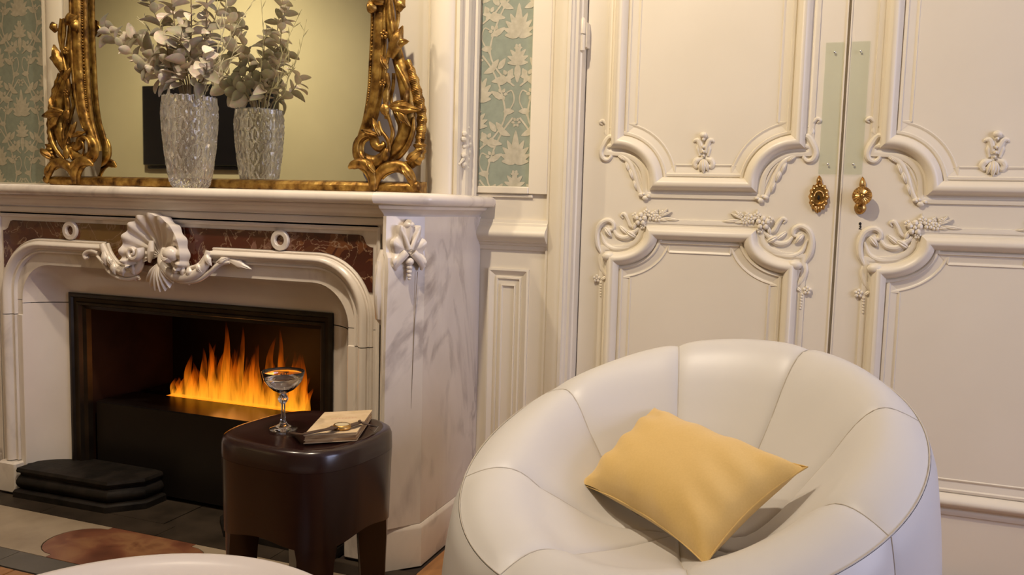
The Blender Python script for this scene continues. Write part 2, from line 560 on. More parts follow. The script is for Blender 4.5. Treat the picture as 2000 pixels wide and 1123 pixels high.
YW, YB, YD = 2.60, 2.45, 2.66          # wall face, chimney breast face, door leaf face
XC = -1.975                            # axis of the fireplace

# ------------------------------------------------------------------ room shell
XL, XR, YF = -6.8, 2.75, -1.3
DX0, DX1, DZ1 = -0.775, 0.812, 2.45     # doorway
fl = MB().box(XL, XR, YF, YW + 0.3, -0.06, -0.006)
floor = struct('floor', fl, 'subfloor', 'warm brown plank floor with an inlaid marble hearth', 'floor')
struct('ceiling', MB().box(XL, XR, YF, YW + 0.3, CEIL, CEIL + 0.1), 'ceiling', 'plain pale ceiling above the room', 'ceiling')
wb = MB()
FX0, FX1, FZ = -2.62, -1.33, 0.82       # firebox recess
wb.box(XL, FX0, YW, YW + 0.12, -0.006, CEIL)
wb.box(FX0, FX1, YW, YW + 0.12, FZ, CEIL)
wb.box(FX1, DX0, YW, YW + 0.12, -0.006, CEIL)
wb.box(DX0, DX1, YW, YW + 0.12, DZ1, CEIL)
wb.box(DX1, XR, YW, YW + 0.12, -0.006, CEIL)
wb.box(DX0 - 0.02, DX1 + 0.02, YW + 0.125, YW + 0.14, -0.006, DZ1 + 0.02)  # unseen sheet behind the doorway, added to keep sky light out
wall_back = struct('wall_back', wb, 'cream', 'cream panelled wall holding the fireplace and the double door', 'wall')
struct('wall_left', MB().box(XL - 0.1, XL, YF, YW + 0.3, -0.006, CEIL), 'cream', 'cream side wall beyond the fireplace', 'wall')
struct('wall_front', MB().box(XL, XR, YF - 0.1, YF, -0.006, CEIL), 'olive_wall', 'plain olive beige wall reflected in the mirror', 'wall')
WY0, WY1, WZ0, WZ1 = 0.10, 1.80, 0.7, 2.4
wr = MB()
wr.box(XR, XR + 0.1, YF, WY0, -0.006, CEIL)
wr.box(XR, XR + 0.1, WY1, YW + 0.3, -0.006, CEIL)
wr.box(XR, XR + 0.1, WY0, WY1, -0.006, WZ0)
wr.box(XR, XR + 0.1, WY0, WY1, WZ1, CEIL)
struct('wall_right', wr, 'cream', 'cream side wall with a tall window', 'wall')
wf = MB()
for (a, b, c, d) in ((WY0, WY1, WZ0, WZ0 + 0.05), (WY0, WY1, WZ1 - 0.05, WZ1), (WY0, WY0 + 0.05, WZ0, WZ1), (WY1 - 0.05, WY1, WZ0, WZ1), (0.92, 0.98, WZ0, WZ1)):
    wf.box(XR + 0.01, XR + 0.06, a, b, c, d)
win = struct('window_1', wf, 'cream', 'tall two-pane window in the side wall', 'window')
for (a, b) in ((WY0 + 0.05, 0.92), (0.98, WY1 - 0.05)):
    MB().box(XR + 0.03, XR + 0.034, a, b, WZ0 + 0.05, WZ1 - 0.05).build('pane', 'pane', win)

# floor planks running towards the fireplace wall
plank_me = None
random.seed(3)
HX0, HX1, HY0 = -2.95, -1.055, 1.690    # hearth inlay
n_pl = 0
x = -3.15
while x < 0.95:
    cuts = [0.55]
    y = 0.55 + random.uniform(0.35, 1.0)
    end = HY0 - 0.002 if (x + 0.095 > HX0 and x < HX1 - 0.02) else YW + 0.06
    while y < end - 0.25:
        cuts.append(y)
        y += random.uniform(0.8, 1.3)
    cuts.append(end)
    for a, b in zip(cuts[:-1], cuts[1:]):
        MB().box(x + 0.0015, x + 0.0935, a + 0.0015, b - 0.0015, -0.02, random.uniform(-0.0012, 0), 0.0015).build('plank', 'wood', floor)
    x += 0.095
MB().box(XL, XR, YF, 0.549, -0.02, 0).build('plank_field', 'wood', floor)
MB().box(0.96, XR, 0.551, YW, -0.02, 0).build('plank_field', 'wood', floor)
MB().box(XL, -3.152, 0.551, YW, -0.02, 0).build('plank_field', 'wood', floor)

# hearth inlay: bordered strips, cream fields, a lobed red centre piece
def slab(poly, m, z=0.0, name='hearth_slab', label=None):
    mb = MB()
    n = len(poly)
    mb.add([(p[0], p[1], -0.02) for p in poly] + [(p[0], p[1], z) for p in poly], [tuple(range(n))[::-1], tuple(range(n, 2 * n))] + [(i, (i + 1) % n, n + (i + 1) % n, n + i) for i in range(n)])
    return mb.build(name, m, floor, 20, label)
G = 0.0012
def rect(x0, x1, y0, y1):
    return [(x0 + G, y0 + G), (x1 - G, y0 + G), (x1 - G, y1 - G), (x0 + G, y1 - G)]
HYa, HYb, HYc = 1.783, 2.035, 2.125
for (a, b) in ((HX0, -2.2), (-2.2, -1.72), (-1.72, HX1)):
    slab(rect(a, b, HY0, HYa), 'stone_grey')
RX0, RX1 = -2.07, -1.80               # straight part of the red piece
rr = (HYb - HYa) * 0.5
cyr = (HYa + HYb) / 2
def red_outline():
    pts = [(RX0 - 0.03, HYa + G), (RX1 + 0.03, HYa + G), (RX1 + 0.03, HYa + 0.02)]
    for k in range(11):
        a = -PI / 2 + PI * k / 10
        pts.append((RX1 + 0.03 + (rr - 0.02) * 0.98 * math.cos(a), cyr + (rr - 0.02) * math.sin(a)))
    pts += [(RX1 + 0.03, HYb - 0.02), (RX1 + 0.03, HYb - G), (RX0 - 0.03, HYb - G), (RX0 - 0.03, HYb - 0.02)]
    for k in range(11):
        a = PI / 2 + PI * k / 10
        pts.append((RX0 - 0.03 + (rr - 0.02) * 0.98 * math.cos(a), cyr + (rr - 0.02) * math.sin(a)))
    pts.append((RX0 - 0.03, HYa + 0.02))
    return pts
slab(red_outline(), 'stone_red', 0.0002, label='red mottled stone centre piece with rounded lobes')
def cream_field(s):
    xa = RX0 - 0.03 if s < 0 else RX1 + 0.03
    xo = HX0 if s < 0 else HX1
    pts = [(xo, HYa + G), (xa + s * G, HYa + G), (xa + s * G, HYa + 0.02 - G)]
    for k in range(13):
        a = -PI / 2 + PI * k / 12
        pts.append((xa + s * (G + (rr - 0.02 + G) * math.cos(a)), cyr + (rr - 0.02 + G) * math.sin(a)))
    pts += [(xa + s * G, HYb - 0.02 + G), (xa + s * G, HYb - G), (xo, HYb - G)]
    return pts if s > 0 else pts[::-1]
slab(cream_field(-1)[::-1], 'stone_cream')
slab(cream_field(1)[::-1], 'stone_cream')
xs = [HX0, -2.42, -1.93, -1.5, HX1]
for a, b in zip(xs[:-1], xs[1:]):
    slab(rect(a, b, HYb, HYc), 'hearth_dark')
xs = [-2.62, -2.27, -1.98, -1.66, -1.33]
for a, b in zip(xs[:-1], xs[1:]):
    slab(rect(a, b, HYc, 2.36), 'hearth_dark', random.uniform(-0.002, 0))
    slab(rect(a, b, 2.36, 2.70), 'hearth_dark', random.uniform(-0.002, 0))

# chimney breast above the shelf
BX0, BX1 = -2.815, -1.10
cb = MB().box(BX0, BX1, YB, YW, 1.085, CEIL)
breast = struct('wall_chimney_breast', cb, 'cream', 'cream chimney breast rising behind the gilt mirror', 'wall')
def vstrip(mb, plan, z0, z1):
    mb.loft([[(p[0], p[1], z0) for p in plan], [(p[0], p[1], z1) for p in plan]])
    return mb
def arcplan(cx, cy, r, a0, a1, n=8, sy=1.0):
    return [(cx + r * math.cos(math.radians(a0 + (a1 - a0) * k / n)), cy + sy * r * math.sin(math.radians(a0 + (a1 - a0) * k / n))) for k in range(n + 1)]
for s, xe in ((1, BX1), (-1, BX0)):
    # flat outer fillet, broad half-round and beads on the front edge
    pl = [(xe - s * 0.125, YB), (xe - s * 0.125, YB - 0.010), (xe - s * 0.108, YB - 0.010), (xe - s * 0.104, YB - 0.004)]
    pl += [(xe - s * (0.058 + 0.044 * math.cos(a)), YB - 0.004 - 0.026 * math.sin(a)) for a in [PI * k / 10 for k in range(11)]]
    pl += [(xe - s * 0.010, YB - 0.004), (xe - s * 0.008, YB - 0.014), (xe + s * 0.002, YB - 0.014), (xe + s * 0.004, YB)]
    vstrip(MB(), pl, 1.09, CEIL).build('pilaster_moulding', 'cream', breast)
# side mouldings of the breast, with a small plaster spray
pl = [(BX1, YB + 0.03), (BX1 + 0.010, YB + 0.034), (BX1 + 0.012, YB + 0.05), (BX1 + 0.003, YB + 0.054), (BX1 + 0.003, YB + 0.098), (BX1 + 0.012, YB + 0.102), (BX1 + 0.014, YB + 0.118), (BX1, YB + 0.122)]
vstrip(MB(), pl, 1.09, CEIL).build('side_moulding', 'cream', breast)
sp = MB()
def breast_px(px, py):
    d = ray(px, py)
    t = (BX1 + 0.004) / d.x
    return Vector((0, 0, EYE)) + d * t
for (px, py, r) in ((912, 250, 6), (908, 262, 6), (914, 268, 7), (905, 272, 5), (916, 282, 6), (909, 286, 7), (914, 298, 7), (906, 304, 6), (912, 312, 6), (906, 322, 6), (911, 327, 5)):
    p = breast_px(px, py)
    sp.blob(p, 0.010, r * 0.0026, r * 0.0017, 8, 5)
sp.tube([breast_px(913, 225), breast_px(912, 260), breast_px(914, 300), breast_px(907, 325)], [0.003, 0.006, 0.006, 0.002], 6)
sp.tube([breast_px(896, 322), breast_px(905, 310), breast_px(914, 305)], [0.003, 0.006, 0.004], 6)
sp.build('plaster_spray', 'cream', breast, label='small cream plaster flower spray')

# wallpaper panels, dado and rail either side
def damask(x0, x1, z0, z1, Y, cx):
    mb = MB()
    cnt = [0]
    Y0 = Y
    def lf(bx, bz, ang, ln, wd):
        ca, sa = math.cos(ang), math.sin(ang)
        pts = []
        for k in range(12):
            a = 2 * PI * k / 12
            u = (1 - math.cos(a)) / 2 * ln
            v = math.sin(a) * wd * (0.55 + 0.45 * math.sin(PI * min(1, u / ln + 0.15)))
            pts.append((bx + u * ca - v * sa, bz + u * sa + v * ca))
        poly(pts)
    def poly(pts):
        cnt[0] += 1
        Y = Y0 - 6e-6 * (cnt[0] % 140)
        if all(x0 < p[0] < x1 and z0 < p[1] < z1 for p in pts):
            mb.add([(p[0], Y, p[1]) for p in pts], [tuple(range(len(pts)))[::-1]])
        else:
            q = [(min(max(p[0], x0), x1), min(max(p[1], z0), z1)) for p in pts]
            A = sum(q[i][0] * q[i - 1][1] - q[i - 1][0] * q[i][1] for i in range(len(q)))
            if abs(A) > 1e-6:
                mb.add([(p[0], Y, p[1]) for p in q], [tuple(range(len(q)))[::-1]])
    def strip(pts, w):
        pts = catmull([(p[0], p[1], 0) for p in pts], 6)
        for a, b in zip(pts[:-1], pts[1:]):
            d = (b - a)
            if d.length < 1e-6:
                continue
            n = Vector((-d.y, d.x, 0)).normalized() * w / 2
            poly([(a + n)[:2], (b + n)[:2], (b - n)[:2], (a - n)[:2]])
    def fl(bx, bz, r):
        for k in range(6):
            a = PI / 3 * k
            lf(bx + r * 0.3 * math.cos(a), bz + r * 0.3 * math.sin(a), a, r * 0.75, r * 0.30)
    T = 0.40
    z = z0 - 0.35
    row = 0
    while z < z1 + 0.2:
        ox = cx + (0.135 if row % 2 else 0)
        for kx in range(-2, 4):
            bx = ox + kx * 0.27
            for s in (-1, 1):
                # central palmette of fanned leaves
                for k in range(5):
                    a = PI / 2 + s * (0.12 + 0.36 * k)
                    lf(bx + s * 0.006, z + 0.03, a, 0.085 - 0.008 * k, 0.0125)
                for k in range(4):
                    a = PI / 2 + s * (0.35 + 0.42 * k)
                    lf(bx + s * 0.012, z - 0.055, a, 0.06 - 0.004 * k, 0.010)
                # long scrolling stems with leaves and flowers
                strip([(bx + s * 0.01, z - 0.13), (bx + s * 0.06, z - 0.09), (bx + s * 0.095, z - 0.03), (bx + s * 0.085, z + 0.04), (bx + s * 0.05, z + 0.12), (bx + s * 0.012, z + 0.17)], 0.006)
                strip([(bx + s * 0.095, z - 0.03), (bx + s * 0.125, z + 0.02), (bx + s * 0.118, z + 0.055), (bx + s * 0.10, z + 0.05)], 0.0045)
                for (lx, lz, la, ll) in ((0.04, -0.105, -0.2, 0.05), (0.075, -0.07, -0.4, 0.045), (0.03, -0.112, 1.9, 0.04), (0.066, -0.075, 2.2, 0.042), (0.088, 0.03, 2.6, 0.05), (0.07, 0.075, 0.6, 0.05), (0.045, 0.125, 0.9, 0.04), (0.09, -0.01, 0.0, 0.038)):
                    a = la if s > 0 else PI - la
                    lf(bx + s * lx, z + lz, a, ll, 0.0105)
                fl(bx + s * 0.10, z + 0.10, 0.024)
                fl(bx + s * 0.052, z - 0.155, 0.020)
            fl(bx, z + 0.155, 0.016)
            fl(bx, z - 0.01, 0.014)
            lf(bx, z + 0.03, PI / 2, 0.10, 0.014)
            lf(bx, z - 0.06, -PI / 2, 0.06, 0.012)
        z += T / 2
        row += 1
    return mb
PX0, PX1, PZ0 = -1.094, -0.915, 1.126
for (a, b, z0, cx) in ((PX0, PX1, PZ0, -0.965), (XL + 0.02, BX0 - 0.004, 1.105, -2.99)):
    wp = MB().box(a, b, YW - 0.003, YW + 0.01, z0, CEIL - 0.2).build('wallpaper', 'wallpaper', wall_back, label='celadon green damask wallpaper panel')
    damask(a, b, z0, 2.1, YW - 0.0036, cx).build('wallpaper_print', 'wallpaper_ink', wp, 0, kind='stuff')
# frame around the narrow wallpaper panel
fr = MB()
fr.box(PX0 - 0.004, PX1 + 0.002, YW - 0.016, YW, PZ0 - 0.024, PZ0 - 0.0005, 0.003)
fr.build('panel_sill', 'cream', wall_back)
MB().box(PX0 - 0.004, PX1 + 0.014, YW - 0.008, YW, PZ0 - 0.036, PZ0 - 0.025, 0.002).build('panel_sill', 'cream', wall_back)
MB().box(PX1 + 0.0005, -0.852, YW - 0.012, YW, PZ0 - 0.024, CEIL - 0.2, 0.002).build('stile', 'cream', wall_back)
MB().box(XL + 0.02, BX0 - 0.004, YW - 0.02, YW, 1.082, 1.104, 0.003).build('panel_sill', 'cream', wall_back)
# chair rail
RX = [-1.088, -0.845]
zt = W(1000, 429, YW).z
prof = [(0, 0.0), (0.010, 0.0), (0.012, -0.010), (0.016, -0.012), (0.018, -0.020), (0.022, -0.022)]
prof += [(0.022 + 0.020 * math.sin(PI * k / 8), -0.022 - 0.048 * k / 8) for k in range(1, 9)]
prof += [(0.022, -0.072), (0.014, -0.074), (0.012, -0.082), (0.007, -0.084), (0.005, -0.098), (0, -0.1)]
MB().loft([[(x, YW - h, zt + dz) for (h, dz) in prof] for x in RX], cap=True).build('chair_rail', 'cream', wall_back, label='rounded cream chair rail')
# dado panel moulding
dp = [(-1.048, 0.05), (-1.048, 0.858), (-0.906, 0.858), (-0.906, 0.05)]
prof = [(0, 0), (0, 0.008), (-0.006, 0.010), (-0.012, 0.006), (-0.026, -0.002), (-0.028, 0.004), (-0.033, 0.005), (-0.035, 0.0)]
MB().sweep(dp[::-1], [(-o, h) for (o, h) in prof], YW, closed=True).build('dado_moulding', 'cream', wall_back)
dp = [(-1.003, 0.10), (-1.003, 0.806), (-0.952, 0.806), (-0.952, 0.10)]
MB().sweep(dp[::-1], [(0, 0), (0, 0.005), (0.004, 0.006), (0.007, 0.0)], YW, closed=True).build('dado_moulding', 'cream', wall_back)
MB().box(-1.07, -0.853, YW - 0.014, YW, 0.0, 0.14, 0.003).build('baseboard', 'cream', wall_back)

# door casing: one stepped and rounded profile, each side and over the top
cas = [(-0.852, YW), (-0.852, YW - 0.012), (-0.846, YW - 0.014), (-0.842, YW - 0.008)]
cas += [(-0.842 + 0.043 * k / 9, YW - 0.008 - 0.034 * math.sin(PI * (0.5 * k / 9)) - 0.004) for k in range(10)]
cas += [(-0.796, YW - 0.046), (-0.792, YW - 0.052), (-0.783, YW - 0.052), (-0.781, YW - 0.040), (-0.775, YW - 0.034), (-0.772, YW - 0.020), (-0.764, YW - 0.018), (-0.762, YW + 0.010), (-0.757, YW + 0.014), (-0.7565, YD + 0.05)]
cas = [(x, YW - (YW - y) * 0.62 if y < YW else y) for (x, y) in cas]
GAPX = 0.0185
trim = None
for s in (1, -1):
    pl = [(p[0] if s > 0 else 2 * GAPX - p[0], p[1]) for p in cas]
    o = struct('trim_%d' % (1 if s > 0 else 2), vstrip(MB(), pl, 0.0, DZ1), 'cream', 'moulded cream door casing beside the %s' % ('narrow wallpaper panel' if s > 0 else 'outer edge of the right door leaf'), 'door casing')
head = [[(-0.852 - 0.0, p[1], DZ1 + (-(p[0]) - 0.756)) for p in cas], [(2 * GAPX + 0.852, p[1], DZ1 + (-(p[0]) - 0.756)) for p in cas]]
struct('trim_3', MB().loft(head), 'cream', 'moulded cream casing over the double door', 'door casing')
struct('trim_4', MB().box(-0.772, 2 * GAPX + 0.772, YD - 0.035, YD + 0.06, 0.0, 0.03), 'threshold', 'dark wooden threshold under the double door', 'threshold')

# ------------------------------------------------------------------ the double door (left leaf modelled, right leaf mirrored)
LX0, LX1 = -0.7550, 0.0150
PCX, PHW = -0.3735, 0.268
UZ, LZT, LZB = 1.147, 0.988, 0.262
def ell(cx, cz, rx, rz, a0, a1, n=14):
    return [(cx + rx * math.cos(math.radians(a0 + (a1 - a0) * k / n)), cz + rz * math.sin(math.radians(a0 + (a1 - a0) * k / n))) for k in range(n + 1)]
up_path = [(PCX - PHW, 2.30)] + ell(PCX - PHW, UZ, 0.129, 0.129, 90, 0) + ell(PCX + PHW, UZ, 0.129, 0.129, 180, 90) + [(PCX + PHW, 2.30)]
lo_path = [(PCX - PHW, LZB), (PCX + PHW, LZB)] + ell(PCX + PHW, LZT, 0.122, 0.088, -90, -180) + ell(PCX - PHW, LZT, 0.122, 0.088, 0, -90)
dprof = [(-0.047, 0.0), (-0.046, 0.005), (-0.038, 0.007), (-0.032, 0.005), (-0.0295, 0.0025), (-0.024, 0.003)]
dprof += [(-0.024 + 0.040 * k / 10, 0.003 + 0.026 * math.sin(PI * (0.10 + 0.80 * k / 10))) for k in range(1, 11)]
dprof += [(0.0185, 0.002), (0.022, 0.007), (0.028, 0.008), (0.031, 0.003), (0.046, 0.0005), (0.050, -0.0005), (0.0535, 0.0025), (0.057, 0.003), (0.059, 0.0)]
def D1(x, y):
    return (1100 + x / 2.4418, 180 + y / 2.4418)
def dpt(x, y, h=0.0):
    p = W(*D1(x, y), YD)
    return Vector((p.x, YD - h, p.z))
def dcurve(pts, n=5, h=0.0):
    return catmull([dpt(*p, h) for p in pts], n)
def orn_upper():
    m = MB()
    K = 0.00064                                   # metres per crop pixel on the door
    # volute with its stalk, upper tendril and curl
    m.relief(dcurve([(250, 222), (222, 215), (200, 245), (183, 285), (190, 315), (212, 323), (229, 306), (222, 290), (208, 292), (205, 303)]), [0.006, 0.010, 0.011, 0.010, 0.009, 0.007, 0.006, 0.005, 0.004, 0.003], 1.1)
    m.relief(dcurve([(226, 225), (206, 196), (212, 170), (228, 150)]), [0.007, 0.008, 0.006, 0.002], 1.0)
    m.relief(dcurve([(222, 175), (205, 152), (190, 138), (178, 146), (188, 156)]), [0.004, 0.006, 0.007, 0.006, 0.003], 1.2)
    m.relief(dcurve([(250, 252), (215, 262), (200, 285)]), [0.010, 0.008, 0.003], 1.0)
    # trailing leafy rib to the lower knot
    m.relief(dcurve([(232, 292), (272, 300), (312, 330), (338, 385), (355, 445), (375, 488), (405, 500)]), [0.004, 0.007, 0.009, 0.008, 0.007, 0.008, 0.005], 0.9)
    m.relief(dcurve([(245, 300), (300, 305), (345, 350), (372, 410), (388, 470)]), [0.003, 0.004, 0.004, 0.004, 0.003], 0.9)
    for (a, b, c, d, w) in ((300, 330, 318, 385, 22), (318, 365, 335, 420, 26), (338, 420, 352, 470, 18), (262, 302, 300, 330, 16)):
        m.leaf(dpt(a, b, 0.002), dpt(c, d, 0.002), w * K, 0.009)
    for (x, y, r) in ((372, 490, 14), (392, 505, 16), (408, 496, 12), (385, 486, 10)):
        p = dpt(x, y, 0.004)
        m.blob(p, r * K, 0.008, r * K * 0.8, 8, 5)
    return m
def orn_lower():
    m = MB()
    K = 0.00064
    m.relief(dcurve([(182, 768), (165, 725), (163, 670), (180, 628), (212, 611), (238, 625), (240, 650), (224, 655), (214, 640)]), [0.006, 0.010, 0.010, 0.010, 0.009, 0.008, 0.007, 0.006, 0.004], 1.1)
    m.relief(dcurve([(236, 650), (262, 686), (305, 692), (345, 662), (388, 628)]), [0.004, 0.008, 0.010, 0.009, 0.004], 1.0)
    m.relief(dcurve([(180, 668), (200, 722), (240, 745), (300, 742), (335, 728)]), [0.004, 0.007, 0.009, 0.007, 0.004], 1.0)
    m.relief(dcurve([(330, 730), (345, 700), (378, 668), (396, 640)]), [0.004, 0.005, 0.006, 0.003], 1.0)
    m.relief(dcurve([(350, 652), (322, 636), (308, 606), (292, 582), (278, 588), (286, 602)]), [0.004, 0.008, 0.007, 0.007, 0.005, 0.003], 1.1)
    m.leaf(dpt(200, 645, 0.004), dpt(232, 690, 0.004), 0.020, 0.010)
    m.leaf(dpt(345, 690, 0.004), dpt(300, 660, 0.004), 0.022, 0.012)
    m.leaf(dpt(270, 640, 0.002), dpt(325, 690, 0.002), 0.018, 0.008)
    # knob where the rib meets the panel moulding, lower strap and husk
    m.blob(dpt(222, 782, 0.014), 0.022, 0.014, 0.015, 12, 6)
    m.relief(dcurve([(182, 762), (176, 800), (188, 850), (215, 885)]), [0.004, 0.008, 0.009, 0.004], 1.0)
    m.relief(dcurve([(205, 800), (212, 840), (208, 880)]), [0.009, 0.007, 0.003], 0.9)
    m.flower(dpt(162, 888, 0.004), 0.013, depth=0.45)
    m.leaf(dpt(205, 880, 0.003), dpt(180, 900, 0.003), 0.014, 0.007)
    for k in range(6):
        m.blob(dpt(181, 908 + 12.5 * k, 0.004), 0.0052 - 0.0003 * k, 0.006, 0.0046, 8, 5)
    # posy of flowers lying along the panel head
    for (x, y, r) in ((372, 606, 0.021), (345, 590, 0.011), (400, 575, 0.012), (425, 592, 0.014), (452, 600, 0.012), (440, 578, 0.010), (382, 640, 0.010), (474, 578, 0.009)):
        m.flower(dpt(x, y, 0.006), r, depth=0.5)
    for (a, b, c, d, w) in ((455, 595, 520, 570, 14), (470, 600, 560, 612, 15), (450, 605, 510, 612, 14), (470, 585, 500, 556, 12), (350, 620, 335, 660, 16), (395, 600, 400, 545, 13), (430, 585, 455, 558, 12)):
        m.leaf(dpt(a, b, 0.004), dpt(c, d, 0.004), w * K * 1.3, 0.009)
    return m
def palmette():
    m = MB()
    K = 0.00064
    m.blob(dpt(686, 206, 0.006), 0.012, 0.011, 0.010, 10, 6)
    for s in (-1, 1):
        m.relief(dcurve([(686 + s * 8, 290), (686 + s * 16, 255), (686 + s * 26, 232), (686 + s * 42, 232), (686 + s * 46, 240)]), [0.006, 0.009, 0.009, 0.006, 0.003], 1.0)
        m.relief(dcurve([(686 + s * 20, 305), (686 + s * 27, 270), (686 + s * 24, 250)]), [0.004, 0.006, 0.004], 1.0)
        m.relief(dcurve([(686 + s * 8, 318), (686 + s * 32, 325), (686 + s * 42, 342), (686 + s * 34, 356), (686 + s * 22, 350)]), [0.005, 0.010, 0.009, 0.008, 0.005], 1.0)
        m.leaf(dpt(686 + s * 6, 325, 0.004), dpt(686 + s * 20, 378, 0.004), 0.018, 0.010)
        m.relief(dcurve([(686 + s * 45, 350), (686 + s * 100, 351), (686 + s * 155, 353)]), [0.004, 0.003, 0.002], 0.6)
    m.leaf(dpt(686, 320, 0.005), dpt(684, 388, 0.005), 0.020, 0.012)
    for (y, r) in ((262, 8), (284, 8), (304, 7), (225, 9)):
        m.blob(dpt(686, y, 0.006), r * K, 0.008, r * K, 8, 5)
    return m
ou, ol, pm = orn_upper(), orn_lower(), palmette()
# centre the palmette on the panel
pmc = W(*D1(686, 300), YD).x
pm.v = [(x + PCX - pmc, y, z) for (x, y, z) in pm.v]
for i, flip in enumerate((False, True)):
    fx = (lambda b: b.mirrored(GAPX)) if flip else (lambda b: b)
    side = 'right' if flip else 'left'
    bx0, bx1 = (LX0, LX1) if not flip else (2 * GAPX - LX1, 2 * GAPX - LX0)
    slabm = MB().box(bx0, bx1, YD, YD + 0.04, 0.032, DZ1 - 0.003, 0.002)
    dr = struct('door_%d' % (i + 1), slabm, 'cream', ('cream carved door leaf with the hinge and the plain keyhole rosette' if not flip else 'cream carved door leaf with the flower knob and the keyhole below it'), 'door')
    fx(MB().sweep(up_path, dprof, YD)).build('panel_moulding', 'cream', dr)
    fx(MB().sweep(lo_path, dprof, YD, closed=True)).build('panel_moulding', 'cream', dr)
    for mbx, nm, lb in ((ou, 'corner_scroll', None), (ol, 'flower_scroll', None)):
        fx(mbx).build(nm, 'cream', dr)
        fx(mbx.mirrored(PCX)).build(nm, 'cream', dr)
    fx(pm).build('palmette', 'cream', dr)
    # thin bead near the meeting edge
    fx(MB().box(LX1 - 0.004, LX1, YD - 0.003, YD, 0.04, DZ1 - 0.01)).build('edge_bead', 'cream', dr)
    # finger plate of glass with two screws
    g = fx(MB().box(-0.041, 0.009, YD - 0.006, YD - 0.0012, 1.179, 1.556, 0.0012)).build('finger_plate', 'plate_glass', dr, label='clear greenish glass finger plate')
    for z in (1.527, 1.208):
        c = Vector((-0.016, YD - 0.0065, z)) if not flip else Vector((2 * GAPX + 0.016, YD - 0.0065, z))
        MB().blob(c, 0.0033, 0.002, 0.0033, 10, 5).build('screw', 'steel', g)
MB().box(LX1 + 0.0002, 2 * GAPX - LX1 - 0.0002, YD + 0.012, YD + 0.055, 0.034, DZ1 - 0.004).build('rebate_strip', 'cream', bpy.data.objects['door_1'])
# hinge on the left leaf
hx = -0.757
door_l = bpy.data.objects['door_1']
door_r = bpy.data.objects['door_2']
hp = W(1148, 60, YW)
hm = MB()
hz0, hz1 = W(1148, 95, YW + 0.02).z, W(1148, 40, YW + 0.02).z
hmx = -0.758
hy = YW + 0.015
hm.lathe([(0.004, -0.012), (0.009, -0.006), (0.009, (hz1 - hz0) * 0.48)], (hmx, hy, hz0), 14, cap=True)
hm.lathe([(0.009, (hz1 - hz0) * 0.52), (0.009, hz1 - hz0), (0.004, hz1 - hz0 + 0.008)], (hmx, hy, hz0), 14, cap=True)
hm.box(hmx, hmx + 0.012, hy + 0.004, YD + 0.005, hz0 + 0.005, hz1 - 0.005)
hm.build('hinge', 'cream', door_l, label='painted barrel hinge')
# gilt keyhole rosette on the left leaf
def gpt(px, py, h=0.0):
    p = W(px, py, YD)
    return Vector((p.x, YD - h, p.z))
c = gpt(1599, 384)
m = MB()
rings = []
for (f, h) in ((1.0, 0.0), (1.0, 0.005), (0.8, 0.012), (0.45, 0.012), (0.40, 0.007), (0.05, 0.007)):
    ring = []
    for k in range(48):
        a = 2 * PI * k / 48
        r = f * (1 + 0.07 * math.cos(14 * a) * (f > 0.5))
        rx, rz = 0.027, 0.044 if math.sin(a) < 0 else 0.040
        ring.append((c.x + rx * r * math.cos(a), c.y - h, c.z + rz * r * math.sin(a)))
    rings.append(ring)
m.loft(rings, closed=True, cap=True)
for k in range(16):
    a = 2 * PI * k / 16
    m.blob((c.x + 0.0215 * math.cos(a), c.y - 0.010, c.z + 0.033 * math.sin(a)), 0.0048, 0.006, 0.0052, 8, 5)
for k in range(11):
    a = PI * k / 10
    m.blob((c.x + 0.0125 * math.cos(a), c.y - 0.011, c.z + 0.002 + 0.014 * math.sin(a)), 0.003, 0.004, 0.003, 8, 5)
m.leaf((c.x, c.y - 0.004, c.z + 0.034), (c.x - 0.002, c.y - 0.006, c.z + 0.062), 0.018, 0.010)
m.leaf((c.x - 0.004, c.y - 0.006, c.z - 0.018), (c.x, c.y - 0.006, c.z - 0.05), 0.022, 0.010, lobes=2)
m.relief([(c.x - 0.022, c.y - 0.008, c.z - 0.008), (c.x - 0.012, c.y - 0.010, c.z - 0.02), (c.x, c.y - 0.011, c.z - 0.024)], 0.004, 1.0)
m.relief([(c.x + 0.022, c.y - 0.008, c.z - 0.008), (c.x + 0.012, c.y - 0.010, c.z - 0.02), (c.x, c.y - 0.011, c.z - 0.024)], 0.004, 1.0)
esc = m.build('escutcheon', 'brass', door_l, label='ornate gilt keyhole rosette')
MB().blob((c.x, c.y - 0.008, c.z - 0.003), 0.0036, 0.002, 0.007, 10, 5).build('keyhole', 'black', esc)
# gilt flower knob on the right leaf
c = gpt(1683, 383)
m = MB()
m.leaf((c.x + 0.001, c.y - 0.002, c.z + 0.018), (c.x - 0.001, c.y - 0.004, c.z + 0.056), 0.020, 0.010)
m.blob((c.x - 0.002, c.y - 0.004, c.z - 0.034), 0.017, 0.012, 0.019, 12, 6)
m.blob((c.x, c.y - 0.002, c.z), 0.022, 0.010, 0.030, 14, 6)
back = m.build('escutcheon', 'brass', door_r)
m = MB()
m.lathe([(0.008, 0.0), (0.007, 0.022), (0.012, 0.028)], (0, 0, 0), 14)
m.v = [(c.x + x, c.y - z, c.z + y) for (x, y, z) in m.v]
for k in range(18):
    a = 2 * PI * k / 18
    m.relief([(c.x + 0.008 * math.cos(a), c.y - 0.044, c.z + 0.008 * math.sin(a)), (c.x + 0.018 * math.cos(a), c.y - 0.040, c.z + 0.018 * math.sin(a)), (c.x + 0.0265 * math.cos(a), c.y - 0.030, c.z + 0.0265 * math.sin(a))], [0.002, 0.0040, 0.0042], 1.0, 8)
m.blob((c.x, c.y - 0.034, c.z), 0.023, 0.012, 0.023, 16, 8)
m.blob((c.x, c.y - 0.047, c.z), 0.006, 0.005, 0.006, 10, 6)
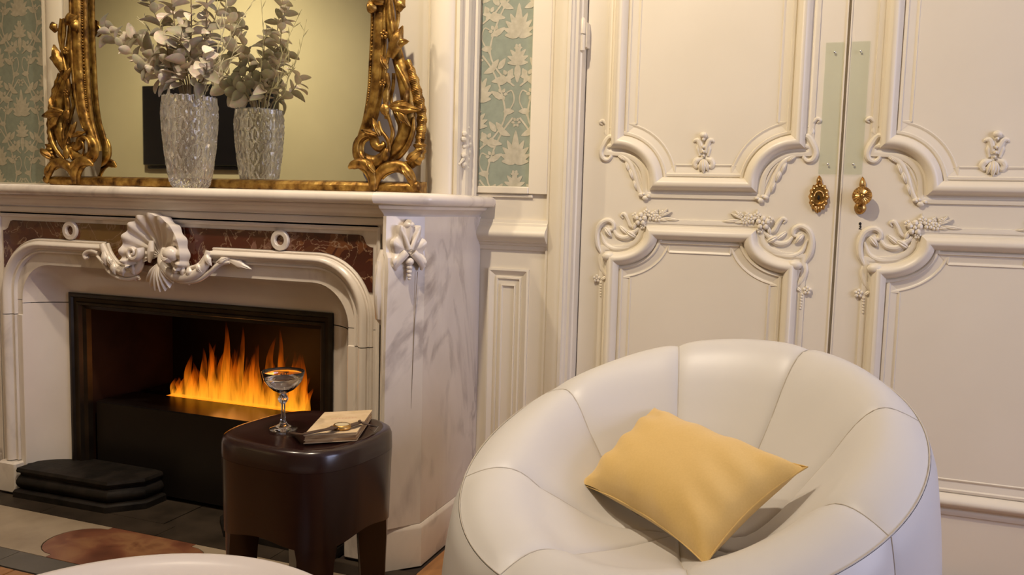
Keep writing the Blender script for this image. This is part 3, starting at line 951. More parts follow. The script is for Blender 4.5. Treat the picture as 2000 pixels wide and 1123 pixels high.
m.build('door_knob', 'brass', door_r, label='gilt door knob shaped like a flower')
# black keyhole below the knob
m = MB()
k1, k2 = gpt(1680, 437), gpt(1680, 445)
m.blob((k1.x, YD - 0.0005, k1.z), 0.0038, 0.0014, 0.0045, 10, 5)
m.relief([gpt(1678.3, 442.5, 0.0006), gpt(1681.5, 441, 0.0006), gpt(1681.5, 443.5, 0.0006), gpt(1677.8, 447.2, 0.0006), gpt(1682.3, 447.4, 0.0006)], 0.0017, 0.5, 6)
m.build('keyhole', 'black', door_r, label='small black keyhole')

# ------------------------------------------------------------------ fireplace surround
YF0 = 2.17                              # face of the marble front
fp = thing('fireplace', 'carved white marble fireplace with red marble inlay and scallop shell', 'fireplace', (XC, YF0, 0))
def fpath(w, zt, r, Y, z0, n=12, z1=None):
    # an arch-shaped path: up the left, round the corner, over, down the right
    pts = [(XC - w, z0)]
    pts += [(XC - w + r - r * math.cos(PI / 2 * k / n), zt - r + r * math.sin(PI / 2 * k / n)) for k in range(n + 1)]
    for k in range(1, 12):
        pts.append((XC - w + r + (2 * w - 2 * r) * k / 12, zt))
    pts += [(XC + w - r + r * math.sin(PI / 2 * k / n), zt - r + r * math.cos(PI / 2 * k / n)) for k in range(n + 1)]
    pts.append((XC + w, z0))
    return [Vector((p[0], Y, p[1])) for p in pts]
ZJ = 0.690                              # joint between jamb stones and the arch stones
FW = XC + 0.79                          # outer edge of the flat front on the right
# front slab, upper and lower stones
def front_piece(z0, z1, upper):
    mb = MB()
    if upper:
        inner = fpath(0.655, 0.818, 0.125, YF0, z0)
        n = len(inner)
        outer = []
        for p in inner:
            dx, dz = p.x - XC, p.z
            if p.z <= z0 + 1e-6:
                outer.append(Vector((XC + math.copysign(0.79, dx), YF0, z0)))
            elif abs(dx) > 0.53:
                k = (abs(dx) - 0.53) / 0.125
                outer.append(Vector((XC + math.copysign(0.53 + k * 0.26, dx), YF0, z1)) if k < 0.8 else Vector((XC + math.copysign(0.79, dx), YF0, z1 - (k - 0.8) / 0.2 * (z1 - z0) * 0.9)))
            else:
                outer.append(Vector((p.x, YF0, z1)))
        mb.loft([outer, inner])
        mb.loft([inner, [Vector((p.x, YF0 + 0.03, p.z)) for p in inner]])
    return mb
front_piece(ZJ + 0.001, 1.02, True).build('front_slab', 'marble', fp)
for sg in (-1, 1):
    a, b = sorted((XC + sg * 0.655, XC + sg * 0.79))
    MB().box(a, b, YF0, YF0 + 0.03, 0.0, ZJ - 0.001).build('front_slab', 'marble', fp)
MB().box(XC - 0.80, XC - 0.66, YF0 + 0.012, YF0 + 0.05, 0.02, 1.0).build('backing_stone', 'hearth_dark', fp)
MB().box(XC + 0.66, XC + 0.80, YF0 + 0.012, YF0 + 0.05, 0.02, 1.0).build('backing_stone', 'hearth_dark', fp)
# bolection moulding of the arch, stopping either side of the shell
aprof = [(0.740, 0.909, 0.185, 0.0), (0.739, 0.908, 0.184, 0.008), (0.735, 0.905, 0.181, 0.012), (0.730, 0.900, 0.177, 0.009), (0.727, 0.898, 0.175, 0.012)]
for k in range(9):
    t = k / 8
    aprof.append((0.727 - 0.028 * t, 0.898 - 0.022 * t, 0.175 - 0.02 * t, 0.014 + 0.016 * math.sin(PI * (0.15 + 0.75 * t))))
aprof += [(0.697, 0.874, 0.152, 0.012), (0.690, 0.868, 0.147, 0.008), (0.688, 0.866, 0.145, 0.012), (0.682, 0.861, 0.141, 0.012), (0.680, 0.859, 0.140, 0.0)]
XS0, XS1 = W(203, 480, 2.15).x, W(411, 490, 2.15).x        # where the moulding breaks off
def arch_rings(z0, sel):
    rings = []
    for (w, zt, r, h) in aprof:
        pts = fpath(w, zt, r, YF0 - h, z0)
        rings.append(sel(pts))
    return rings
def sel_left(pts):
    half = [p for p in pts if p.x < XC - 0.50]
    return half + [Vector((XS0, half[-1].y, half[-1].z))]
def sel_right(pts):
    half = [p for p in pts if p.x > XC + 0.50]
    return [Vector((XS1, half[0].y, half[0].z))] + half
MB().loft(arch_rings(ZJ - 0.05, sel_left)).build('arch_moulding', 'marble_plain', fp)
MB().loft(arch_rings(ZJ - 0.05, sel_right)).build('arch_moulding', 'marble_plain', fp)
for s in (-1, 1):
    mb = MB()
    rings = []
    for (w, zt, r, h) in aprof:
        rings.append([Vector((XC + s * w, YF0 - h, 0.115)), Vector((XC + s * w, YF0 - h, ZJ - 0.053))])
    mb.loft(rings, flip=(s > 0)).build('jamb_moulding', 'marble', fp)
    # plinth block under the jamb moulding
    a, b = sorted((XC + s * 0.668, XC + s * 0.752))
    MB().box(a, b, YF0 - 0.040, YF0 + 0.02, 0.0, 0.112, 0.006).build('plinth_block', 'marble', fp)
    # narrow fascia just inside the moulding
    a, b = sorted((XC + s * 0.655, XC + s * 0.680))
    MB().box(a, b, YF0 - 0.004, YF0 + 0.03, 0.0, ZJ - 0.052, 0.002).build('fascia', 'lining', fp)
# coved lining from the fascia back to the metal frame
YFR = 2.268
def lining(z0, upper):
    rings = []
    for k in range(9):
        t = k / 8
        c = math.sin(PI / 2 * t)
        d = 1 - math.cos(PI / 2 * t)
        w = 0.655 - 0.113 * (0.45 * t + 0.55 * d)
        zt = 0.818 - 0.104 * (0.45 * t + 0.55 * d)
        r = 0.125 - 0.112 * t
        rings.append(fpath(w, zt, r, YF0 - 0.002 + (YFR - YF0 + 0.002) * (0.55 * c + 0.45 * t), z0))
    if upper:
        return [MB().loft(rings)]
    return [MB().loft([[Vector((r[i].x, r[i].y, 0.1025)), Vector((r[i].x, r[i].y, z0 - 0.003))] for r in rings], flip=(i == -1)) for i in (0, -1)]
for mb in lining(0.680, True) + lining(0.680, False):
    mb.build('lining', 'lining', fp, 50)
# rectangular bead framing the front
bp = [(XC - 0.755, 0.06), (XC - 0.755, 0.985), (XC + 0.755, 0.985), (XC + 0.755, 0.06)]
MB().sweep(bp, [(-0.006, 0), (-0.006, 0.004), (0, 0.007), (0.006, 0.004), (0.006, 0), (0.011, 0.0), (0.011, 0.004), (0.015, 0.005), (0.017, 0.0)][::-1], YF0).build('panel_bead', 'marble_plain', fp)
# red marble inlay either side of the shell, notched at the outer corner
def arch_top(x):
    w, zt, r = 0.7405, 0.9095, 0.185
    dx = abs(x - XC)
    if dx <= w - r:
        return zt
    if dx >= w:
        return zt - r
    return zt - r + math.sqrt(max(0, r * r - (dx - (w - r)) ** 2))
for s in (-1, 1):
    x0, x1 = XC + s * 0.02, XC + s * 0.737
    top, bot = [], []
    for k in range(61):
        x = x0 + (x1 - x0) * k / 60
        dx = abs(x - XC)
        zt = 0.967
        e = 0.737 - dx
        if e < 0.036:
            zt = 0.967 - math.sqrt(max(0.0, 0.036 ** 2 - (e) ** 2)) * 1.0 if e > 0.004 else 0.931
        lim = abs((XS0 if s < 0 else XS1) - XC)
        zb = arch_top(x) + 0.0005 if dx > lim else 0.838
        top.append(Vector((x, YF0 - 0.003, zt)))
        bot.append(Vector((x, YF0 - 0.003, max(zb, 0.80))))
    mb = MB().loft([top, bot], flip=(s > 0))
    back = lambda r: [Vector((p.x, YF0 + 0.001, p.z)) for p in r]
    mb.loft([back(top), top], flip=(s > 0))
    mb.loft([bot, back(bot)], flip=(s > 0))
    mb.build('red_inlay', 'red_marble', fp, 30, label='red brown veined marble inlay')
    # pale marble ring set on the inlay
    cx = XC + s * 0.42
    mb = MB()
    rings = []
    for (ro, h) in ((0.0315, 0.0), (0.0315, 0.008), (0.029, 0.011), (0.018, 0.011), (0.0155, 0.008), (0.0155, 0.0)):
        rings.append([(cx + ro * math.cos(2 * PI * k / 28), YF0 - 0.003 - h, 0.9405 + ro * math.sin(2 * PI * k / 28)) for k in range(28)])
    mb.loft(rings, closed=True)
    mb.build('inlay_ring', 'marble_plain', fp)
# central scallop shell
SX, SZ = W(301, 508, 2.13).x, W(301, 508, 2.13).z
mb = MB()
rings = []
for i in range(15):
    t = i / 14
    ring = []
    for k in range(97):
        a = math.radians(-32 + 244 * k / 96)
        fl = math.cos(17 * (a - PI / 2))
        R = 1 + 0.030 * fl * t ** 3
        rx, rz = 0.120 * R, 0.135 * R
        rr2 = t * (1 if t < 0.93 else 1)
        x = SX + rx * rr2 * math.cos(a)
        z = SZ + 0.012 + rz * rr2 * math.sin(a) * (1 if math.sin(a) > 0 else 0.55)
        dish = 0.012 + 0.058 * t ** 2.2
        if t > 0.9:
            dish -= 0.010 * (t - 0.9) / 0.1
        y = YF0 - dish - 0.0070 * fl * (t ** 0.8) * (1 if t < 0.95 else 0.6)
        ring.append((x, y, z))
    rings.append(ring)
rings.append([(p[0] + 0.004 * math.copysign(1, p[0] - SX), YF0 - 0.020, p[2] - 0.004) for p in rings[-1]])
mb.loft(rings, flip=True)
shell = mb.build('scallop_shell', 'marble_plain', fp, 70)
# volutes rolling in at the foot of the shell, and the small tongue
def fpt(px, py, h):
    p = W(px, py, YF0 - h)
    return p
def volute(cx, cz, r0, turns, sgn, y, a0=0.0):
    pts = []
    n = int(22 * turns)
    for k in range(n + 1):
        t = k / n
        a = a0 + sgn * 2 * PI * turns * t
        r = r0 * (1 - 0.82 * t)
        pts.append(Vector((cx + r * math.cos(a), y - 0.012 * t, cz + r * math.sin(a))))
    return pts
mb = MB()
vl, vr = fpt(264, 493, 0.045), fpt(333, 497, 0.050)
mb.relief(volute(vl.x, vl.z, 0.024, 1.4, -1, vl.y, 0.6), [0.011, 0.008, 0.004], 1.6)
mb.build('volute', 'marble_plain', shell)
mb = MB()
mb.relief(volute(vr.x, vr.z, 0.026, 0.62, 1, vr.y, 2.4), [0.010, 0.014, 0.006], 1.4)
mb.blob(vr + Vector((0.004, 0, 0.002)), 0.030, 0.026, 0.024, 16, 9)
mb.build('volute', 'marble_plain', shell)
mb = MB()
mb.relief([fpt(296, 470, 0.03), fpt(295, 490, 0.034), fpt(292, 512, 0.030)], [0.008, 0.012, 0.005], 1.0)
mb.build('shell_tongue', 'marble_plain', shell)
# acanthus scrolls running from the broken moulding down to the shell
def C8(x, y, h):
    return fpt(150 + x / 5.714, 400 + y / 5.714, h)
def ccurve(pts, h, n=5):
    return catmull([C8(x, y, h) for (x, y) in pts], n)
for side in (-1, 1):
    mb = MB()
    if side < 0:
        mb.relief(ccurve([(285, 440), (320, 520), (380, 620), (470, 720), (580, 760), (680, 710), (712, 620), (706, 540)], 0.024), [0.010, 0.014, 0.015, 0.014, 0.015, 0.016, 0.013, 0.007], 0.95)
        mb.relief(ccurve([(345, 430), (385, 540), (460, 640), (560, 675), (640, 650)], 0.020), [0.005, 0.006, 0.006, 0.006, 0.004], 1.2)
        mb.relief(ccurve([(225, 570), (290, 640), (370, 750), (480, 815), (590, 830), (690, 800)], 0.022), [0.004, 0.006, 0.007, 0.007, 0.007, 0.005], 1.2)
        mb.relief(ccurve([(250, 540), (190, 515), (130, 520), (90, 555), (100, 595), (130, 585)], 0.018), [0.010, 0.011, 0.009, 0.008, 0.007, 0.004], 1.1)
        lv = [(300, 520, 330, 680, 60), (400, 640, 430, 780, 55), (520, 690, 520, 800, 60), (620, 660, 640, 780, 60), (345, 560, 420, 700, 45)]
        bd = [(480 + 36 * k, 828 + (6 if k % 2 else 0)) for k in range(7)]
    else:
        mb.relief(ccurve([(935, 545), (940, 640), (1010, 740), (1110, 800), (1230, 810), (1350, 760), (1430, 670), (1470, 520)], 0.026), [0.007, 0.012, 0.015, 0.016, 0.016, 0.016, 0.015, 0.010], 0.95)
        mb.relief(ccurve([(1080, 650), (1170, 700), (1270, 705), (1370, 660), (1430, 570)], 0.020), [0.004, 0.006, 0.007, 0.006, 0.004], 1.2)
        mb.relief(ccurve([(1020, 770), (1130, 845), (1250, 862), (1380, 830), (1500, 740), (1600, 660), (1710, 640)], 0.022), [0.004, 0.007, 0.007, 0.007, 0.008, 0.008, 0.005], 1.2)
        mb.leaf(C8(1690, 610, 0.020), C8(1950, 720, 0.014), 0.034, 0.012, lobes=2)
        mb.leaf(C8(1560, 660, 0.022), C8(1720, 580, 0.022), 0.030, 0.014, lobes=2)
        lv = [(1120, 690, 1090, 790, 60), (1250, 700, 1270, 810, 60), (1340, 660, 1400, 760, 55), (1440, 560, 1500, 680, 60), (1180, 690, 1190, 800, 50)]
        bd = [(1250 + 40 * k, 880 - 20 * k - (6 if k % 2 else 0)) for k in range(8)]
    for (a, b, c2, d, w) in lv:
        mb.leaf(C8(a, b, 0.034), C8(c2, d, 0.034), w * 0.00045 + 0.004, 0.012, lobes=2)
    for (a, b) in bd:
        mb.blob(C8(a, b, 0.016), 0.0055, 0.006, 0.005, 8, 5)
    mb.build('acanthus_scroll', 'marble_plain', fp, 60)
# small inverted fan under the shell
mb = MB()
rings = []
fc = C8(900, 640, 0.02)
for i in range(9):
    t = i / 8
    ring = []
    for k in range(57):
        a = math.radians(-90 - 56 + 112 * k / 56)
        fl = math.cos(7 * 2 * PI * (k / 56 - 0.5))
        R = 0.090 * (1 + 0.07 * fl * (t > 0.7))
        ring.append((fc.x + 0.012 + R * t * math.cos(a) * 0.80, YF0 - 0.004 - 0.034 * math.sin(PI * (0.25 + 0.6 * t)) - 0.005 * fl * t, fc.z + R * t * math.sin(a)))
    rings.append(ring)
mb.loft(rings).build('fan_drop', 'marble_plain', fp, 70)
for x in (735, 760, 1080):
    pass
# canted console jambs, side returns and plinths
def jamb(s):
    def X(x):
        return x if s > 0 else 2 * XC - x
    def ring(z, B, Cc, side, back=YW - 0.002):
        p = [(X(-1.186), YF0 + 0.004, z), (X(B[0]), B[1], z), (X(B[0] + 0.012), B[1] - 0.004, z), (X(Cc[0] - 0.006), Cc[1] - 0.006, z), (X(Cc[0]), Cc[1], z), (X(side), back, z), (X(-1.186), back, z)]
        return p if s > 0 else p[::-1]
    B, Cc = (-1.160, 2.088), (-1.078, 2.180)
    body = MB()
    rows = []
    for (z, o) in ((0.127, 0.0), (0.30, 0.0), (0.55, -0.001), (0.70, -0.004), (0.80, -0.012), (0.87, -0.018), (0.91, -0.012), (0.925, 0.004), (0.96, 0.006), (1.025, 0.004)):
        d = Vector((0.745, -0.667)) * (-o)
        rows.append(ring(z, (B[0] + d.x, B[1] + d.y), (Cc[0] + d.x * 0.25, Cc[1] + d.y * 0.25), -1.080))
    body.loft(rows, closed=True, cap=True)
    jb = body.build('console_jamb', 'marble', fp, 25, label='canted white marble console with grey veins')
    nrm = Vector((0.745 * (1 if s > 0 else -1), -0.667, 0)).normalized()
    tng = Vector((0.667 * (1 if s > 0 else -1), 0.745, 0)).normalized()
    org = Vector((X(-1.118), 2.134, 0))
    def cp(u, z, h):
        return org + tng * u + nrm * h + Vector((0, 0, z))
    # incised panel line: a thin tan rib coloured like the groove's shade and dirt
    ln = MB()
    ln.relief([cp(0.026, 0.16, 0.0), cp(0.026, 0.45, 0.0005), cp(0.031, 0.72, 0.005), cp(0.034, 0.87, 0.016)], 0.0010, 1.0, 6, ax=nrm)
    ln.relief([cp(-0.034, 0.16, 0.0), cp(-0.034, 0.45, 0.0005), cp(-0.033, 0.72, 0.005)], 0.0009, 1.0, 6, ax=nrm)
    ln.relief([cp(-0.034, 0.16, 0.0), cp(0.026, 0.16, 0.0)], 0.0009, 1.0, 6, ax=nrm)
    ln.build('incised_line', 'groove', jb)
    # scroll ear on the inner edge
    ear = MB()
    e = []
    ex = X(-1.172)
    ear.relief([(ex, 2.118, 0.930), (ex, 2.112, 0.885), (ex, 2.112, 0.80), (ex, 2.118, 0.735), (ex, 2.135, 0.705)], [0.012, 0.022, 0.024, 0.022, 0.010], 1.5, 12)
    ear.relief([(ex - 0.004, 2.088, 0.90), (ex - 0.004, 2.082, 0.82), (ex - 0.004, 2.09, 0.75)], [0.004, 0.008, 0.004], 1.2, 8)
    ear.relief([(ex + s * 0.014, 2.098, 0.93), (ex + s * 0.018, 2.085, 0.87), (ex + s * 0.016, 2.090, 0.72), (ex + s * 0.014, 2.096, 0.45), (ex + s * 0.012, 2.098, 0.14)], [0.005, 0.008, 0.008, 0.006, 0.005], 1.0, 8)
    ear.build('scroll_ear', 'marble_plain', jb)
    # upright shell with a husk pendant
    sh = MB()
    rings = []
    for i in range(11):
        t = i / 10
        r = []
        for k in range(41):
            a = math.radians(-28 + 236 * k / 40)
            fl = math.cos(10 * (a - PI / 2))
            R = 0.058 * (1 + 0.10 * fl * (t > 0.5))
            r.append(cp(0.004 + R * t * math.cos(a) * 0.82, 0.925 + R * 1.45 * t * math.sin(a), 0.012 + 0.026 * math.sin(PI * 0.62 * t) * (1 - 0.3 * t) + 0.0065 * fl * t))
        rings.append(r)
    rings.append([p - nrm * 0.03 for p in rings[-1]])
    sh.loft(rings, flip=(s > 0))
    sh.blob(cp(0.004, 1.002, 0.022), 0.017, 0.015, 0.011, 10, 6)
    for q in (-1, 1):
        sh.relief([cp(0.004 + q * 0.010, 0.925, 0.030), cp(0.004 + q * 0.030, 0.905, 0.030), cp(0.004 + q * 0.042, 0.885, 0.024), cp(0.004 + q * 0.038, 0.875, 0.022)], [0.012, 0.012, 0.009, 0.004], 1.0, 10, ax=nrm)
        sh.relief([cp(0.004 + q * 0.003, 0.935, 0.034), cp(0.004 + q * 0.016, 0.968, 0.036), cp(0.004 + q * 0.030, 0.995, 0.030)], [0.007, 0.006, 0.004], 1.0, 8, ax=nrm)
    for (z, r) in ((0.900, 0.013), (0.884, 0.009), (0.872, 0.008), (0.861, 0.007), (0.852, 0.005)):
        sh.blob(cp(0.004, z, 0.030), r, r, r * 0.85, 10, 6)
    sh.build('jamb_shell', 'marble_plain', jb, 60)
    # plinth following the same plan
    pl = MB()
    rows = []
    for (z, g) in ((0.0, 0.010), (0.112, 0.010), (0.118, 0.008), (0.1255, 0.001)):
        p = [(X(-1.196), YF0 + 0.004, z), (X(B[0] - g * 0.4), B[1] - g, z), (X(Cc[0] + g * 0.8), Cc[1] - g * 0.5, z), (X(-1.080 + g), YW - 0.002, z), (X(-1.196), YW - 0.002, z)]
        rows.append(p if s > 0 else p[::-1])
    pl.loft(rows, closed=True, cap=True)
    pl.build('plinth', 'marble', fp, 25)
jamb(1)
jamb(-1)
# shelf and the cove below it: one plan swept with two profiles
plan = [(-1.192, 2.125), (-1.178, 2.080), (-1.066, 2.150), (-1.052, 2.172), (-1.052, YW)]
def shelf_ring(off, z):
    def shift(p, o):
        (x, y), (nx, ny) = p, o
        return (x + nx * off, y + ny * off, z)
    nr = [(0, -1), (-0.1, -1), (0.75, -0.75), (1, -0.35), (1, 0)]
    right = [shift(p, o) for p, o in zip(plan, nr)]
    left = [(2 * XC - p[0], p[1], p[2]) for p in right][::-1]
    return left + right
mb = MB()
rows = [shelf_ring(-0.06, 1.0915), shelf_ring(0.004, 1.0915)]
for k in range(9):
    a = PI / 2 - PI * k / 8
    rows.append(shelf_ring(0.006 + 0.0165 * math.cos(a), 1.0735 + 0.0175 * math.sin(a)))
rows += [shelf_ring(-0.006, 1.0555)]
mb.loft(rows)
top = shelf_ring(-0.06, 1.0915)
mb.add(top, [tuple(range(len(top)))])
mb.build('shelf', 'marble', fp, 40, label='rounded white marble mantel shelf')
mb = MB()
rows = [shelf_ring(-0.008, 1.055), shelf_ring(-0.010, 1.049), shelf_ring(-0.013, 1.045)]
for k in range(7):
    t = k / 6
    rows.append(shelf_ring(-0.013 - 0.022 * math.sin(PI / 2 * t), 1.045 - 0.022 * t))
rows += [shelf_ring(-0.035, 1.020), shelf_ring(-0.046, 1.016), shelf_ring(-0.050, 1.012), shelf_ring(-0.090, 1.012)]
mb.loft(rows)
mb.build('shelf_cove', 'marble_plain', fp, 40)
MB().box(XC - 0.80, XC + 0.80, YF0 - 0.012, YF0 + 0.02, 0.996, 1.018, 0.004).build('frieze_fillet', 'marble_plain', fp)

# ------------------------------------------------------------------ metal frame, firebox and burner
ins = fp
fprof = [(0.0, 0.0), (0.0, 0.012), (-0.006, 0.016), (-0.014, 0.016), (-0.018, 0.008), (-0.030, 0.006), (-0.034, 0.010), (-0.042, 0.010), (-0.046, -0.004), (-0.058, -0.010), (-0.060, -0.03)]
fpth = [(XC - 0.544, 0.1045), (XC - 0.544, 0.716), (XC + 0.544, 0.716), (XC + 0.544, 0.1045)]
MB().sweep(fpth, fprof, YFR + 0.004).build('frame', 'bronze', ins)
FB = 2.72
bx0, bx1, bz = XC - 0.50, XC + 0.50, 0.70
def wallq(vs, nm, m):
    MB().add(vs, [(0, 1, 2, 3)]).build(nm, m, ins)
t = 0.02
MB().box(FX0 + 0.002, FX1 - 0.002, FB, FB + t, 0.0, FZ).build('fireback', 'soot', ins)  # widened beyond the firebox, out of view, to block sky light from behind
MB().box(bx0 - 0.02, bx0, 2.3005, FB, 0.0, bz).build('firebox_side', 'firebrick', ins)
MB().box(bx1, bx1 + 0.02, 2.3005, FB, 0.0, bz).build('firebox_side', 'soot', ins)
MB().box(bx0 - 0.06, bx1 + 0.06, YFR + 0.03, FB, bz, bz + t).build('firebox_roof', 'soot', ins)
BZ = 0.322
mb = MB().box(bx0 + 0.03, bx1 - 0.03, 2.3008, 2.485, 0.012, BZ, 0.004)
mb.box(bx0 + 0.03, bx1 - 0.03, 2.535, 2.66, 0.012, BZ, 0.004)
mb.box(bx0 + 0.03, bx1 - 0.03, 2.484, 2.536, 0.012, BZ - 0.02)
brn = mb.build('burner_box', 'burner', ins)
MB().box(-2.30, -1.66, 2.488, 2.532, BZ - 0.019, BZ - 0.003).build('burner_slot', 'ember', brn, label='glowing orange burner slot')
fire = thing('fire', 'row of yellow and orange flames rising from the burner', 'fire', (XC, 2.51, BZ))
random.seed(11)
def tongue(cx, cy, h, w, lean, ph):
    mb = MB()
    rings = []
    n = 14
    for i in range(n + 1):
        t = i / n
        r = w * (0.75 + 0.9 * t) * (1 - t) ** 0.9 * 1.3 + 0.0006
        sx = lean * t * t + 0.012 * math.sin(ph + 6 * t) * t
        sy = 0.010 * math.cos(ph * 1.7 + 5 * t) * t
        rings.append([(cx + sx + r * math.cos(2 * PI * k / 10), cy + sy + 0.45 * r * math.sin(2 * PI * k / 10), BZ - 0.004 + h * t) for k in range(10)])
    return mb.loft(rings, closed=True)
for k in range(64):
    x = -2.285 + 0.60 * (k + 0.5) / 64 + random.uniform(-0.008, 0.008)
    u = (k + 0.5) / 64
    env = 0.045 + 0.155 * min(1, u * 3.0) ** 0.8
    h = env * random.uniform(0.45, 1.15)
    if k % 5 == 1:
        h *= 1.35
    tongue(x, 2.51 + random.uniform(-0.012, 0.012), h, random.uniform(0.010, 0.024), random.uniform(-0.014, 0.026), random.uniform(0, 6)).build('flame', 'flame', fire, 60)
fl_l = add_light('fire_glow', 'POINT', (-1.97, 2.50, BZ + 0.10), 1.6, (1.0, 0.36, 0.07), 0.12)
fl_l.parent = fire
fl_l.location = (0.0, -0.01, 0.10)

# moulded black stone blocks at the foot of the opening
def block(s):
    def X(d):
        return XC + s * d
    o = thing('hearth_block', 'moulded black stone block standing in full view on the hearth' if s < 0 else 'moulded black stone block partly hidden behind the maroon stool', 'stone block', (XC + s * 0.4, 2.25, 0), 'black hearth blocks')
    def ring(g, z):
        p = [(X(0.648 + g * 0.3), 2.118 - g), (X(0.245 - g * 0.2), 2.128 - g), (X(0.165 - g), 2.215 - g * 0.6), (X(0.165 - g), 2.30), (X(0.648 + g * 0.3), 2.30)]
        p = [(a, b, z) for (a, b) in p]
        return p if s < 0 else p[::-1]
    a = MB().loft([ring(0.012, 0.0), ring(0.012, 0.020), ring(0.006, 0.026)], closed=True, cap=True)
    a.build('foot_moulding', 'block_stone', o)
    rows = [ring(0.0, 0.0262)]
    for k in range(9):
        tt = k / 8
        rows.append(ring(-0.012 + 0.014 * math.sin(PI * tt), 0.0268 + 0.047 * tt))
    MB().loft(rows, closed=True, cap=True).build('torus_course', 'block_stone', o)
    MB().loft([ring(-0.014, 0.0742), ring(-0.014, 0.082), ring(-0.002, 0.086), ring(0.0, 0.092), ring(-0.004, 0.102), ring(-0.035, 0.106)], closed=True, cap=True).build('cap_slab', 'block_stone', o)
block(-1)
block(1)

# ------------------------------------------------------------------ gilt mirror standing on the shelf
YG = 2.365
XM = -1.930
mir = thing('mirror', 'large mirror in a carved gilt rococo frame of scrolls and leaves', 'mirror', (XM, YG, 1.0925))
def mg(px, py, h=0.0):
    return W(px, py, YG - 0.012 - h)
def R5(x, y, h=0.0):
    return mg(680 + x / 4.492, 130 + y / 4.492, h)
def R2(x, y, h=0.0):
    return mg(400 + x / 2.808, y / 2.808, h)
def rc(fn, pts, h=0.0, n=6):
    return catmull([fn(x, y, h) for (x, y) in pts], n)
inner_px = [(925, -900), (926, -120), (925, 80), (921, 200), (915, 330), (905, 500), (882, 650), (856, 735), (838, 800), (833, 850), (838, 905), (850, 960)]
inner = rc(R2, inner_px, 0.004, 6)
# glass following the inner edge of the frame
zb = 1.120
rows = []
for p in inner:
    if p.z > zb:
        rows.append([(2 * XM - p.x - 0.004, YG, p.z), (p.x + 0.004, YG, p.z)])
xe = inner[-1].x + 0.02
rows.append([(2 * XM - xe, YG, zb), (xe, YG, zb)])
top_z = inner[0].z
MB().loft(rows).build('glass', 'mirror', mir, 0, label='slightly tarnished mirror glass')
x0, x1 = W(100, 360, 2.33).x, W(822, 372, 2.33).x
mb = MB()
ring = lambda x: [(x, 2.370, 1.0928), (x, 2.330, 1.0928), (x, 2.322, 1.099), (x, 2.321, 1.114), (x, 2.328, 1.123), (x, 2.345, 1.128), (x, 2.370, 1.128)]
mb.loft([ring(x0), ring(x1)], closed=True, cap=True)
mb.build('base_rail', 'gold', mir, label='worn gilt base rail')
members = []
def member(name, mb, smooth=60, kind=None):
    a = mb.build(name, 'gold', mir, smooth, kind=kind)
    b = mb.mirrored(XM).build(name, 'gold', mir, smooth, kind=kind)
# thin inner fillet with beading
mb = MB().relief(inner[:-14], 0.0085, 1.0)
member('inner_fillet', mb)
bd = MB()
acc = 0.0
for a, b in zip(inner[:-18], inner[1:-17]):
    n = max(1, int((b - a).length / 0.0075))
    for k in range(n):
        p = a.lerp(b, k / n)
        bd.blob((p.x + 0.003, p.y - 0.010, p.z), 0.0034, 0.0034, 0.0034, 6, 4)
member('beading', bd, 60, 'stuff')
member('inner_band', MB().relief(rc(R2, [(962, -900), (963, -100), (965, 70), (962, 200), (956, 330), (945, 480), (914, 640), (878, 720), (852, 780)], 0.010), [0.020, 0.021, 0.022, 0.022, 0.022, 0.023, 0.022, 0.018, 0.010], 0.8))
member('inner_rib', MB().relief(rc(R2, [(985, -900), (985, 60), (978, 250), (965, 420), (940, 560), (905, 690)], 0.022), [0.006, 0.006, 0.006, 0.006, 0.006, 0.004], 1.0))
# large volute at the foot
mb = MB()
mb.relief(rc(R5, [(200, 615), (150, 615), (105, 650), (85, 710), (100, 785), (165, 835), (240, 845), (300, 800), (335, 720)], 0.016), [0.008, 0.014, 0.017, 0.018, 0.021, 0.024, 0.024, 0.020, 0.010], 0.8)
mb.relief(rc(R5, [(190, 610), (225, 640), (240, 685), (275, 712), (308, 690), (305, 655)], 0.020), [0.010, 0.016, 0.016, 0.014, 0.011, 0.005], 0.9)
mb.relief(rc(R5, [(120, 820), (85, 750), (82, 680), (120, 622), (180, 603), (215, 635)], 0.030), [0.004, 0.006, 0.006, 0.006, 0.006, 0.004], 1.0)
mb.relief(rc(R5, [(150, 800), (130, 730), (145, 665), (185, 640)], 0.034), [0.003, 0.004, 0.004, 0.003], 1.0)
member('foot_volute', mb)
# broad outer member and the ruffled shell ribbon along it
mb = MB()
mb.relief(rc(R2, [(985, -900), (995, -120), (1010, 40), (1028, 180), (1055, 300), (1082, 400), (1105, 500), (1118, 600), (1112, 690), (1075, 780), (1010, 850), (960, 890)], 0.010), [0.014, 0.015, 0.016, 0.018, 0.020, 0.022, 0.023, 0.023, 0.023, 0.024, 0.020, 0.010], 0.7)
member('outer_band', mb)
mb = MB()
mb.relief(rc(R5, [(425, -10), (475, 80), (515, 170), (530, 260)], 0.024), [0.006, 0.008, 0.008, 0.004], 1.0)
mb.relief(rc(R5, [(575, 440), (570, 560), (530, 680), (460, 780), (380, 850)], 0.026), [0.004, 0.007, 0.008, 0.008, 0.004], 1.0)
member('outer_rib', mb)
pts = rc(R2, [(1112, 330), (1135, 400), (1160, 490), (1180, 570), (1190, 650), (1185, 730), (1178, 790)], 0.006, 8)
pts = [pts[i].lerp(pts[i + 1], q / 4) for i in range(len(pts) - 1) for q in range(4)]
rad = [0.016 * (0.55 + 0.45 * min(1, 4 * i / len(pts))) * (1 + 0.10 * math.sin(i * 0.30) + 0.05 * math.sin(i * 1.9)) for i in range(len(pts))]
member('ruffled_ribbon', MB().relief(pts, rad, 0.8, 12))
pts = rc(R2, [(1180, 790), (1180, 840), (1160, 885), (1110, 905), (1070, 905)], 0.010, 7)
